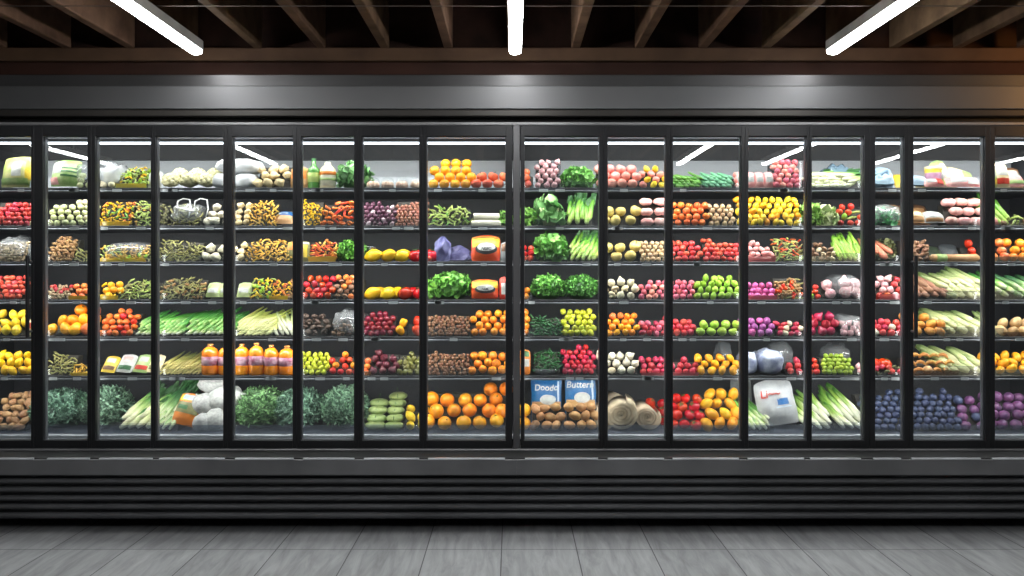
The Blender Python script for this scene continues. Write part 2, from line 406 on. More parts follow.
# ------------------------------------------------------------------ shapes of the produce
def sph(n=9, ry=1.0, f=None):
    out = []
    for i in range(n + 1):
        t = PI * i / n
        r, z = max(math.sin(t), 0.02), -math.cos(t) * ry
        if f: r, z = f(t, r, z)
        out.append((r, z))
    return out
def P_round(seed=0): return MB().lathe(sph(10, .95, lambda t, r, z: (r, z - (.07 * math.exp(-(r / .25) ** 2) if z > 0 else 0))), 14)
def P_apple(seed=0): return MB().lathe(sph(12, .92, lambda t, r, z: (r * (1 + .06 * math.sin(z * 1.5)), z - .30 * math.exp(-(r / .38) ** 2) if z > 0 else z + .16 * math.exp(-(r / .3) ** 2))), 14, 5, .012)
def P_lemon(seed=0): return MB().lathe(sph(12, 1.08, lambda t, r, z: (r * .84, z + (.22 * abs(math.cos(t)) ** 14) * (1 if z > 0 else -1))), 12)
def P_pear(seed=0): return MB().lathe(sph(12, 1.1, lambda t, r, z: (r * (.92 - .22 * max(0, z)), z + .1 * max(z, 0))), 12)
def P_tomato(seed=0): return MB().lathe(sph(11, .84, lambda t, r, z: (r, z - .14 * math.exp(-(r / .3) ** 2) if z > 0 else z)), 15, 5, .02)
def P_pepper(seed=0): return MB().lathe(sph(12, 1.1, lambda t, r, z: (r * (.85 + .12 * z), z - .25 * math.exp(-(r / .35) ** 2) if z > 0 else z + .1 * math.exp(-(r / .3) ** 2))), 16, 4, .09)
def P_bulb(seed=0): return MB().lathe(sph(12, .88, lambda t, r, z: (r, z + .55 * max(0, math.cos(PI - t)) ** 16 - .06 * max(0, -math.cos(PI - t)) ** 10)), 12, 7, .015)
def P_radish(seed=0): return MB().lathe(sph(11, .95, lambda t, r, z: (r, z - .6 * max(0, math.cos(t)) ** 18)), 10)
def P_berry(seed=0): return MB().lathe(sph(9, .92, lambda t, r, z: (r, z - (.22 * math.exp(-(r / .3) ** 2) if z > 0 else 0))), 10)
def P_small(seed=0): return MB().lathe(sph(7, 1.0, lambda t, r, z: (r, z + .15 * max(0, z) ** 4)), 8)
def P_squash(seed=0): return MB().lathe(sph(11, .55, lambda t, r, z: (r * 1.12, z - .14 * math.exp(-(r / .3) ** 2) if z > 0 else z)), 20, 10, .06)
def P_mush(seed=0): return MB().lathe([(.02, -.8), (.3, -.78), (.34, -.4), (.36, -.1), (.7, -.14), (.98, 0), (1.0, .2), (.85, .5), (.55, .72), (.2, .8), (.02, .81)], 12)
def P_lump(seed=0, amp=.35, fr=1.3, sc=(1.25, .85, .85)):
    m = MB().lathe(sph(9), 12); m.v = displace(m.v, amp, fr, seed); m.v = [(a * sc[0], b * sc[1], c * sc[2]) for a, b, c in m.v]; return m
def P_potato(seed=0): return P_lump(seed, .18, .9, (1.2, .9, .85))
def P_ginger(seed=0): 
    m = P_lump(seed, .3, 1.6, (1.3, .6, .6)); 
    r = random.Random(seed)
    for k in range(3):
        a = r.uniform(-.8, .8); q = r.uniform(0, 6.28)
        b = MB().lathe(sph(6), 8); m.add([(v[0] * .4 + a, v[1] * .4 + .5 * math.cos(q), v[2] * .42 + .5 * math.sin(q)) for v in b.v], b.f)
    return m
def P_chunk(seed=0): return P_lump(seed, .5, 1.1, (1, 1, .8))
def P_egg(seed=0): return MB().lathe(sph(9, 1.2, lambda t, r, z: (r * (.92 - .1 * z), z)), 10)
def P_mango(seed=0):
    m = MB().lathe(sph(11, 1.15), 12); m.v = [(x * .9 + .14 * z * z, y * .8, z) for x, y, z in m.v]; return m
def P_pod(seed=0):
    """curved slim pod along x"""
    r = random.Random(seed); b = r.uniform(.3, .7)
    return MB().tube([(-1.9 + 3.8 * k / 7, b * (1 - (k / 3.5 - 1) ** 2), .12 * math.sin(k * 2 + seed)) for k in range(8)], [.08, .3, .38, .34, .38, .34, .26, .06], 8)
def P_twist(seed=0):
    """small curled piece"""
    r = random.Random(seed); a = r.uniform(3, 4.8)
    return MB().tube([(.8 * math.cos(a * k / 7), .8 * math.sin(a * k / 7), .5 * (k / 7 - .5)) for k in range(8)], [.15, .32, .36, .36, .36, .34, .3, .14], 7)
def P_stick(seed=0):
    r = random.Random(seed); b = r.uniform(-.2, .2)
    return MB().tube([(-1.6 + 3.2 * k / 5, b * (k / 2.5 - 1) ** 2, 0) for k in range(6)], [.3, .42, .42, .4, .38, .26], 8)
def P_carrot(seed=0):
    return MB().tube([(-1.7 + 3.4 * k / 6, .05 * math.sin(k + seed), 0) for k in range(7)], [.16, .27, .33, .38, .43, .47, .3], 9)
def P_ring(seed=0):
    m = MB(); pts = [(.72 * math.cos(2 * PI * k / 12), .72 * math.sin(2 * PI * k / 12), .1 * math.sin(3 * k)) for k in range(13)]
    return m.tube(pts, .33, 7)
def P_croiss(seed=0):
    return MB().tube([(1.1 * math.sin(-1.3 + 2.6 * k / 10), 1.1 * math.cos(-1.3 + 2.6 * k / 10) - .8, 0) for k in range(11)], [.08, .2, .27, .38, .36, .47, .4, .4, .27, .2, .08], 9)
def P_roll(seed=0):
    """plump rolled fillet along x with soft ends"""
    m = MB().tube([(-1.25 + 2.5 * k / 8, 0, 0) for k in range(9)], [.3, .62, .74, .78, .72, .78, .74, .6, .25], 12)
    m.v = displace(m.v, .14, 1.4, seed); return m
def P_head(seed=0):
    """head of cauliflower: knobbly dome"""
    m = MB(); r = random.Random(seed)
    for k in range(34):
        t = math.acos(1 - 1.35 * (k + .5) / 34); q = k * 2.4
        b = MB().lathe(sph(6), 8); s = .3
        m.add([(v[0] * s + .75 * math.sin(t) * math.cos(q), v[1] * s + .75 * math.sin(t) * math.sin(q), v[2] * s + .65 * math.cos(t)) for v in b.v], b.f)
    b = MB().lathe(sph(8, .8), 12); m.add([(v[0] * .82, v[1] * .82, v[2] * .7 - .1) for v in b.v], b.f)
    return m
# small parts, in units of the fruit's radius
def S_stem(): return MB().tube([(0, 0, .66), (.03, 0, .95), (.1, .02, 1.12)], [.05, .045, .06], 6)
def S_button(): return MB().lathe([(.02, .84), (.14, .86), (.15, .9), (.08, .94), (.02, .95)], 7)
def S_calyx():
    m = MB().tube([(0, 0, .66), (0, 0, .9)], [.06, .05], 6)
    for k in range(5):
        q = 2 * PI * k / 5; c, s = math.cos(q), math.sin(q)
        pts = [(0.03, .73), (.28, .84), (.55, .76)]
        v = []
        for (rr, z), w in zip(pts, (.06, .1, .01)): v += [(rr * c - w * s, rr * s + w * c, z), (rr * c + w * s, rr * s - w * c, z)]
        m.add(v, [(0, 1, 3, 2), (2, 3, 5, 4)])
    return m
def S_pstem(): return MB().tube([(0, 0, .7), (0, 0, .95), (.08, .05, 1.3)], [.22, .12, .1], 7)

stemm = mat('brown_stem', (92, 70, 40), rough=.7, var=.1)
greenm = mat('green_calyx', (62, 104, 42), rough=.5, var=.1)
def fm(n, c1, c2=None, **k):
    k.setdefault('rough', .34); k.setdefault('scale', 1.6); k.setdefault('sharp', .1)
    return mat(n, c1, c2, **k)
# kind: name, category, words, shape, material, parts, squash of the pile's step
KIND = {
 'orange': ('orange', 'orange', 'ripe orange', P_round, fm('orange_skin', (250, 158, 22), (238, 128, 10), scale=2, bump=.1), [('stem_button', S_button, greenm)]),
 'yorange': ('orange', 'orange', 'golden orange', P_round, fm('gold_orange_skin', (252, 186, 40), (245, 160, 20), scale=2, bump=.1), [('stem_button', S_button, greenm)]),
 'mand': ('mandarin', 'mandarin', 'small mandarin', P_round, fm('mandarin_skin', (248, 160, 40), (232, 126, 24)), []),
 'apric': ('apricot', 'apricot', 'orange apricot', P_round, fm('apricot_skin', (240, 140, 72), (224, 104, 44)), []),
 'lemon': ('lemon', 'lemon', 'yellow lemon', P_lemon, fm('lemon_skin', (250, 208, 34), (240, 184, 14), bump=.08), []),
 'slemon': ('lemon', 'lemon', 'small yellow lemon', P_lemon, fm('pale_lemon_skin', (246, 214, 60), (228, 186, 30)), []),
 'lime': ('lime', 'lime', 'green lime', P_lemon, fm('lime_skin', (160, 196, 66), (118, 164, 38)), []),
 'gapple': ('green_apple', 'apple', 'green apple', P_apple, fm('green_apple_skin', (178, 206, 84), (146, 182, 52)), []),
 'rapple': ('red_apple', 'apple', 'red apple', P_apple, fm('red_apple_skin', (222, 78, 62), (240, 128, 84), scale=1.2), [('stem', S_stem, stemm)]),
 'papple': ('pink_peach', 'peach', 'pink peach', P_apple, fm('pink_peach_skin', (234, 128, 122), (246, 178, 158), scale=1), []),
 'yapple': ('yellow_apple', 'apple', 'pale yellow apple', P_apple, fm('yellow_apple_skin', (228, 208, 126), (208, 182, 92), scale=1.4), [('stem', S_stem, stemm)]),
 'mango': ('mango', 'mango', 'golden mango', P_mango, fm('mango_skin', (246, 182, 36), (234, 146, 20), scale=1), []),
 'tomato': ('tomato', 'tomato', 'glossy red tomato', P_tomato, fm('tomato_skin', (206, 36, 10), (180, 22, 4), rough=.22), [('calyx', S_calyx, greenm)]),
 'ctomato': ('small_tomato', 'tomato', 'small coral tomato', P_tomato, fm('coral_tomato_skin', (226, 92, 78), (206, 64, 54), rough=.3), []),
 'otomato': ('orange_tomato', 'tomato', 'small orange tomato', P_tomato, fm('orange_tomato_skin', (240, 132, 60), (226, 98, 36), rough=.3), []),
 'rtomato': ('small_tomato', 'tomato', 'small red tomato', P_tomato, fm('red_tomato_skin', (220, 62, 44), (198, 40, 30), rough=.3), []),
 'radish': ('radish', 'radish', 'pink radish', P_radish, fm('radish_skin', (200, 74, 96), (218, 118, 132)), []),
 'rradish': ('radish', 'radish', 'red radish', P_radish, fm('red_radish_skin', (184, 36, 44), (204, 70, 74)), []),
 'mradish': ('magenta_radish', 'radish', 'magenta radish', P_radish, fm('magenta_radish_skin', (196, 60, 134), (214, 110, 166)), []),
 'pradish': ('purple_radish', 'radish', 'purple radish', P_radish, fm('purple_radish_skin', (150, 70, 140), (180, 104, 168)), []),
 'redpot': ('red_potato', 'potato', 'red potato', P_potato, fm('red_potato_skin', (174, 34, 58), (194, 62, 82)), []),
 'cherry': ('cherry', 'cherry', 'dark red cherry', P_small, fm('cherry_skin', (138, 34, 52), (108, 22, 38), rough=.2), []),
 'bcherry': ('red_cherry', 'cherry', 'bright red cherry', P_small, fm('bright_cherry_skin', (196, 44, 66), (160, 28, 48), rough=.2), []),
 'fig': ('fig', 'fig', 'maroon fig', P_bulb, fm('fig_skin', (116, 50, 60), (88, 34, 46)), []),
 'onion': ('red_onion', 'onion', 'red onion', P_bulb, fm('red_onion_skin', (180, 44, 70), (144, 28, 56), rough=.25), []),
 'wonion': ('white_onion', 'onion', 'white onion', P_bulb, fm('white_onion_skin', (226, 218, 190), (206, 196, 160)), []),
 'garlic': ('garlic_head', 'garlic', 'white garlic head', P_bulb, fm('garlic_skin', (234, 226, 204), (214, 204, 176)), []),
 'pgarlic': ('purple_garlic', 'garlic', 'pink striped garlic head', P_bulb, fm('pink_garlic_skin', (206, 120, 136), (234, 206, 200), scale=2.2, sharp=.4), []),
 'mush': ('mushroom', 'mushroom', 'cream mushroom', P_mush, fm('mushroom_cap', (226, 210, 176), (198, 178, 140), rough=.6), []),
 'bmush': ('brown_mushroom', 'mushroom', 'brown mushroom', P_mush, fm('brown_mushroom_cap', (146, 112, 86), (110, 80, 60), rough=.6), []),
 'dmush': ('dark_mushroom', 'mushroom', 'dark mushroom', P_mush, fm('dark_mushroom_cap', (104, 84, 72), (62, 50, 44), rough=.6), []),
 'nut': ('hazelnut', 'nut', 'brown hazelnut', P_small, fm('hazelnut_shell', (146, 104, 76), (112, 76, 54), rough=.45), []),
 'wnut': ('walnut', 'nut', 'tan walnut', P_lump, fm('walnut_shell', (186, 146, 104), (146, 106, 72), rough=.6, scale=3), []),
 'cnut': ('cream_nut', 'nut', 'cream brown nut', P_small, fm('cream_nut_shell', (226, 202, 160), (160, 118, 80), scale=2, sharp=.4), []),
 'pbean': ('purple_bean', 'bean', 'speckled purple bean', P_egg, fm('purple_bean_skin', (70, 34, 54), (110, 66, 86), scale=1.6, sharp=.3), []),
 'kbean': ('brown_bean', 'bean', 'pinkish brown bean', P_small, fm('kidney_bean_skin', (172, 118, 98), (146, 92, 76)), []),
 'blueb': ('blueberry', 'blueberry', 'blueberry', P_berry, fm('blueberry_skin', (66, 78, 112), (40, 48, 78), rough=.5), []),
 'plum': ('plum', 'plum', 'purple plum', P_berry, fm('plum_skin', (122, 62, 108), (78, 56, 100), rough=.4, scale=1), []),
 'olive': ('olive', 'olive', 'green olive', P_egg, fm('olive_skin', (130, 128, 62), (92, 90, 44)), []),
 'grape': ('grape', 'grape', 'yellow green grape', P_egg, fm('grape_skin', (208, 210, 62), (172, 184, 40)), []),
 'pea': ('pea', 'pea', 'green pea', P_small, fm('pea_skin', (158, 178, 60), (126, 150, 40)), []),
 'ypep': ('yellow_green_pepper', 'pepper', 'yellow green pepper', P_pepper, fm('yellow_green_pepper_skin', (216, 206, 52), (150, 172, 44), scale=.9), []),
 'yopep': ('golden_pepper', 'pepper', 'golden pepper', P_pepper, fm('golden_pepper_skin', (244, 184, 40), (232, 156, 24), rough=.25), []),
 'yp': ('yellow_pepper', 'pepper', 'yellow pepper strip', P_twist, fm('yellow_pepper_skin', (246, 206, 34), (232, 178, 16), rough=.3), []),
 'ropep': ('red_orange_pepper', 'pepper', 'red orange pepper', P_pepper, fm('red_orange_pepper_skin', (216, 70, 30), (190, 44, 20), rough=.25), []),
 'orng': ('carrot_ring', 'carrot', 'orange carrot ring', P_ring, fm('carrot_ring_flesh', (244, 150, 72), (226, 110, 44)), []),
 'rochunk': ('carrot_piece', 'carrot', 'red orange carrot piece', P_stick, fm('carrot_piece_flesh', (226, 96, 50), (200, 66, 34)), []),
 'jal': ('green_chilli', 'chilli', 'dark green chilli', P_stick, fm('chilli_skin', (44, 104, 56), (28, 74, 38), rough=.25), []),
 'cuc': ('small_cucumber', 'cucumber', 'dark green small cucumber', P_stick, fm('cucumber_skin', (58, 112, 66), (36, 80, 46), rough=.35), []),
 'gpep': ('green_pepper', 'pepper', 'slim green pepper', P_pod, fm('slim_pepper_skin', (134, 192, 86), (96, 160, 60), rough=.3), []),
 'tpod': ('teal_green_pod', 'pod', 'blue green pod', P_pod, fm('blue_green_pod_skin', (134, 202, 160), (96, 168, 124), rough=.35), []),
 'bean': ('green_bean', 'bean', 'green bean pod', P_pod, fm('bean_pod_skin', (190, 204, 122), (148, 172, 82)), []),
 'obean': ('olive_bean', 'bean', 'olive green bean pod', P_pod, fm('olive_pod_skin', (168, 164, 102), (122, 120, 68)), []),
 'dpod': ('dark_olive_pod', 'pod', 'dark olive pod', P_twist, fm('dark_pod_skin', (142, 138, 96), (92, 92, 60)), []),
 'pbulb': ('brussels_sprout', 'sprout', 'pale green sprout', P_berry, fm('sprout_leaf', (228, 228, 182), (190, 198, 132), scale=1.4, sharp=.3), []),
 'ginger': ('ginger_root', 'ginger', 'tan ginger root', P_ginger, fm('ginger_skin', (176, 138, 92), (132, 98, 62), rough=.7, scale=2.4), []),
 'broot': ('brown_root', 'root', 'brown gnarled root', P_ginger, fm('brown_root_skin', (158, 118, 90), (112, 80, 60), rough=.7, scale=2.4), []),
 'gmix': ('tan_root', 'root', 'greyish tan root', P_ginger, fm('grey_root_skin', (192, 172, 138), (146, 122, 94), rough=.7, scale=2.4), []),
 'spot': ('sweet_potato', 'sweet potato', 'long sweet potato', P_carrot, fm('sweet_potato_skin', (186, 130, 104), (138, 88, 70), rough=.6, scale=2), []),
 'potato': ('potato', 'potato', 'tan potato', P_potato, fm('potato_skin', (206, 160, 104), (172, 124, 76), rough=.6), []),
 'opot': ('orange_potato', 'potato', 'orange skinned potato', P_potato, fm('orange_potato_skin', (230, 160, 72), (198, 118, 48), rough=.5), []),
 'pasta': ('pasta_curl', 'pasta', 'golden pasta curl', P_twist, fm('pasta_golden', (236, 194, 104), (216, 164, 70)), []),
 'cpasta': ('cream_pasta', 'pasta', 'cream pasta shell', P_chunk, fm('pasta_cream', (240, 222, 178), (220, 194, 140)), []),
 'frite': ('golden_chip', 'potato chip', 'golden potato stick', P_stick, fm('chip_golden', (240, 198, 92), (222, 166, 56)), []),
 'dump': ('white_dumpling', 'dumpling', 'white dumpling', P_chunk, fm('dumpling_skin', (246, 238, 216), (224, 214, 184), rough=.5), []),
 'croi': ('croissant', 'croissant', 'small brown croissant', P_croiss, fm('croissant_crust', (206, 148, 76), (160, 102, 46), scale=2.4), []),
 'bun': ('bread_roll', 'bread', 'pale bread roll', P_egg, fm('bread_crust', (226, 190, 140), (196, 152, 100)), []),
 'meat': ('pink_fillet', 'meat', 'pink rolled fillet', P_roll, fm('pink_meat', (230, 150, 148), (244, 196, 188), scale=1.4, sharp=.4, rough=.3), []),
 'pmeat': ('pale_fillet', 'meat', 'pale pink fillet', P_roll, fm('pale_meat', (238, 190, 178), (222, 140, 136), scale=1.4, sharp=.4, rough=.3), []),
 'squash': ('pattypan_squash', 'squash', 'pale green flat squash', P_squash, fm('squash_skin', (166, 182, 118), (130, 150, 88), scale=3), [('stem', S_stem, greenm)]),
 'cauli': ('cauliflower', 'cauliflower', 'cream cauliflower head', P_head, fm('cauliflower_curd', (234, 226, 184), (204, 198, 146), rough=.6, scale=2), []),
 'frill': ('leaf_roll', 'leaf roll', 'pale green leaf roll', P_stick, fm('leaf_roll_skin', (196, 202, 150), (150, 166, 100)), []),
 'wbean': ('pale_bean', 'bean', 'pale lilac bean', P_egg, fm('pale_bean_skin', (216, 194, 200), (180, 150, 160)), []),
 'pastry': ('pastry', 'pastry', 'pale pastry', P_egg, fm('pastry_crust', (255, 232, 206), (240, 176, 150), scale=2.4, sharp=.3), []),
 'sauce': ('carrot', 'carrot', 'pale orange carrot', P_carrot, fm('pale_carrot_skin', (228, 158, 124), (206, 124, 92)), []),
}
PROTO = {}
def protos(kind):
    if kind not in PROTO:
        name, cat, words, shp, m, parts = KIND[kind]
        ms = []
        for v in range(3): ms.append(shp(v + 1).mesh(name, m))
        PROTO[kind] = (ms, [(pn, f().mesh(pn, pmat), pmat) for pn, f, pmat in parts])
    return PROTO[kind]
COUNT = {}
SAID = set()
def uniq(words, rest):
    for pre in ('', 'other ', 'further '):
        l = f'{pre}{words}, {rest}'
        if l not in SAID: break
    SAID.add(l); return l
def item(kind, loc, r, label, group, r1, tilt=1.0, parts=True, rot=None, name=None, sc=(1, 1, 1)):
    ms, pr = protos(kind); K = KIND[kind]
    o = link(name or K[0], r1.choice(ms))
    o.location = loc; o.scale = (r * sc[0], r * sc[1], r * sc[2])
    o.rotation_euler = rot if rot is not None else (r1.uniform(-1.1, .9) * tilt, r1.uniform(-.8, .8) * tilt, r1.uniform(0, 6.28))
    tag(o, label, K[1], group)
    COUNT[K[0]] = COUNT.get(K[0], 0) + 1
    if parts:
        for pn, me, pmat in pr: link(pn, me, o)
    return o

clear = clear_mat('clear_plastic', tint=(238, 242, 244), haze=0.04, hazecol=(190, 196, 200), refl=.05, rough=.12)
film = clear_mat('plastic_film', tint=(236, 240, 242), haze=0.15, hazecol=(246, 248, 250), refl=.07, rough=.22)
darktray = mat('dark_tray', (44, 45, 48), rough=.4, var=0)
riser = mat('riser_dark', (52, 49, 43), rough=.7, var=0)
clear_side = clear_mat('clear_side', tint=(246, 248, 250), haze=0.0, refl=.036, rough=.2)
TRAYS = {'clear': clear, 'dark': darktray}
TRAYCOL = {'white': (222, 222, 214), 'yellow': (255, 220, 80), 'pink': (222, 110, 116), 'grey': (120, 122, 122), 'brown': (140, 98, 66), 'green': (120, 150, 84), 'cream': (216, 206, 172)}
def tray(s, x0, x1, label, depth=.32, h=6.5, kind='clear', wedge=None, round_=False):
    m = TRAYS.get(kind) or clear_mat(kind + '_tray', haze=.5 if kind != 'cream' else .32, hazecol=TRAYCOL[kind], refl=.06, rough=.15)
    xa, xb = X(x0, YF), X(x1, YF); z0 = SZ[s] + .0008; ya = YF - .014; yb = ya + depth; w = .0022; hh = h * U
    t = empty('produce_tray', ((xa + xb) / 2, ya, z0)); tag(t, label, 'tray')
    w2 = xb - xa
    m1 = MB()
    def wl(a, b, c, d): m1.add([(a[0], a[1], 0), (b[0], b[1], 0), (c[0], c[1], hh), (d[0], d[1], hh)], [(0, 1, 2, 3)])
    e = .004; A = (-w2 / 2 + e, e); B = (w2 / 2 - e, e); C = (w2 / 2 - e, depth - e); E = (-w2 / 2 + e, depth - e)
    a, b, c, d = (-w2 / 2, 0), (w2 / 2, 0), (w2 / 2, depth), (-w2 / 2, depth)
    for (p, q, pp, qq) in ((A, B, a, b), (B, C, b, c), (C, E, c, d), (E, A, d, a)): wl(p, q, qq, pp)
    m1.add([(A[0], A[1], 0), (B[0], B[1], 0), (C[0], C[1], 0), (E[0], E[1], 0)], [(0, 3, 2, 1)])
    tb_ = m1.obj('tray_body', m, t); tb_.data.materials.append(clear_side)
    for k_ in (1, 2, 3): tb_.data.polygons[k_].material_index = 1
    MB().frame(-w2 / 2 - .001, w2 / 2 + .001, -.001, depth, .003, .003, .003, hh, hh + .0022, .0008)
    rim = MB()
    for (p, q) in ((a, b), (c, d)): rim.tube([(p[0], p[1], hh), (q[0], q[1], hh)], .001, 5)
    rim.obj('rim', m, t)
    if wedge:
        (y1, z1, y2, z2) = wedge
        g = MB(); v = []
        for xx in (-w2 / 2 + .006, w2 / 2 - .006): v += [(xx, y1 - ya, .003), (xx, y2 - ya, z2), (xx, min(y2 - ya + .04, depth + .1), z2), (xx, min(y2 - ya + .04, depth + .1), .003)]
        g.add(v, [(0, 1, 5, 4), (1, 2, 6, 5), (2, 3, 7, 6), (3, 0, 4, 7), (0, 3, 2, 1), (4, 5, 6, 7)])
        g.obj('riser', riser, t)
    return t

def pile(s, x0, x1, h, r, kind, prof='flat', tr='clear', ang=None, jit=.3, tilt=1.0, fence=None, squash=1.0, words=None, sp=1.0, z0add=0.0, kinds2=None, p2=.3, rot=None, backs=0, parts=None, y0=YF):
    """a heap of single fruits, laid row by row up a sloping riser"""
    K = KIND[kind]; words = words or K[2]
    if K[3] in (P_pod, P_twist, P_stick, P_ginger, P_carrot): r = r * .74; sp = sp * .86
    R = r * U; ang = math.radians((ang - 14 if s == 0 else ang + 6) if ang is not None else (56 if s == 0 else 68 if s < 2 else 62 if s < 4 else 57 if s < 6 else 54))
    pc = (x0 + x1) / 2; dr = ORD[door_of(pc) + 1]
    r1 = random.Random(hash((s, int(x0), int(x1), len(kind))) & 0xffff)
    xa, xb = X(x0, YF), X(x1, YF); z0 = SZ[s] + z0add + .002
    step = 1.74 * R * sp; group = f'{K[0].replace("_", " ")} pile, {place(s, pc)}'
    k = 0; last = (y0 + R, z0 + R)
    par = parts if parts is not None else r >= 4.2
    while k < 14:
        y = y0 + R + k * step * math.cos(ang); z = z0 + R * squash + k * step * math.sin(ang) * squash
        top = HY - (z + .5 * R - CH) * F / (D + y); hp = (BASE[s] - top)
        if k and hp > h + .7 * r: break
        if y + R > YB - .03: break
        last = (y, z); 
        n = 0; N_ = max(1, int((xb - xa) / (2 * R * sp) + .15)); spc = (xb - xa) / N_
        for i_ in range(N_):
            x = xa + spc * (i_ + .5 + (0 if N_ < 3 else .22 if k % 2 else -.22))
            u = (x - xa) / max(xb - xa, 1e-6)
            lim = {'flat': 1, 'mound': (.74 + .26 * math.sin(PI * u) ** .8), 'right': .74 + .26 * u, 'left': 1 - .26 * u}[prof]
            if prof == 'flat': lim = 1 - .10 * r1.random()
            if k == 0 or hp <= h * lim + .7 * r:
                n += 1
                kk = kind if not kinds2 or r1.random() > p2 else r1.choice(kinds2)
                J = jit * R * (1 if K[3] not in (P_pod, P_twist, P_stick) else 1.8)
                item(kk, (x + r1.uniform(-J, J), y + r1.uniform(-J, J), z + r1.uniform(-.2, 1) * J), R * r1.uniform(.93, 1.05),
                     uniq(words if kk == kind else KIND[kk][2], f'{ORD[k + 1] + " row up" if k else "bottom row"}, {ordn(n)} from left, {SHELF[s]}, {dr} door'), group, r1, tilt, par, rot=rot(r1) if rot else None)
        k += 1
    wedge = None
    if k > 1:
        sa, ca = math.sin(ang), math.cos(ang)
        by, bz = y0 + R + sa * R * 1.15, z0 + R - ca * R * 1.15
        y2, z2 = last[0] + sa * R * 1.15, last[1] - ca * R * 1.15
        bb = by - (bz - z0) * ca / max(sa, .2)
        wedge = (bb, 0, y2, max(z2 - z0, .004))
    if tr:
        dep = max(.12, last[0] + 2.2 * R - y0)
        tray(s, x0 - .6, x1 + .6, f'{"clear plastic" if tr == "clear" else tr} tray holding {words} heap, {place(s, pc)}', depth=min(dep, .48), h=(fence or min(7, h * .33)) * (.7 if tr in TRAYCOL else 1), kind=tr, wedge=wedge)
    elif wedge:
        xm = (xa + xb) / 2; w2 = xb - xa
        t = MB(); v = []
        for xx in (-w2 / 2 + .004, w2 / 2 - .004): v += [(xx, wedge[0], 0), (xx, wedge[2], wedge[3]), (xx, min(wedge[2] + .04, YB - .02), wedge[3]), (xx, min(wedge[2] + .04, YB - .02), 0)]
        t.add(v, [(0, 1, 5, 4), (1, 2, 6, 5), (2, 3, 7, 6), (3, 0, 4, 7), (0, 3, 2, 1), (4, 5, 6, 7)])
        o = t.obj('display_riser', riser); o.location = (xm, 0, z0 - .001)
        tag(o, f'dark sloping riser under {words} heap, {place(s, pc)}', 'riser')

# ------------------------------------------------------------------ stalks
def stalk_mesh(name, L, r, m, seed, taper=.6, bend=.12, flat=.8, bulb=1.0, seg=7, n=7):
    q = random.Random(seed); a, b = q.uniform(-bend, bend) * L, q.uniform(-bend, bend) * L
    pts, rad = [], []
    for k in range(n):
        u = k / (n - 1); pts.append((a * u * u, b * u * u, L * u)); rad.append(r * ((1 + (taper - 1) * u) * (bulb if k == 0 else 1)) * (.55 if k in (0, n - 1) else 1))
    return MB().tube(pts, rad, seg, flat).mesh(name, m)
def leaf_fan(L, r, seed, n=4, spread=.35):
    q = random.Random(seed); m = MB()
    for k in range(n):
        a = q.uniform(-spread, spread); b = q.uniform(-spread, spread); w = r * q.uniform(.5, .9); l = L * q.uniform(.7, 1); v = []
        for i in range(6):
            u = i / 5; wd = w * (1 - u ** 3) + .0004
            cx, cy, cz = a * l * u * u, b * l * u * u - .05 * l * u, l * u
            v += [(cx - wd, cy, cz), (cx, cy + wd * .5, cz), (cx + wd, cy, cz)]
        f = []
        for i in range(5):
            for j in range(2): f.append((i * 3 + j, i * 3 + j + 1, i * 3 + j + 4, i * 3 + j + 3))
        m.add(v, f)
    return m
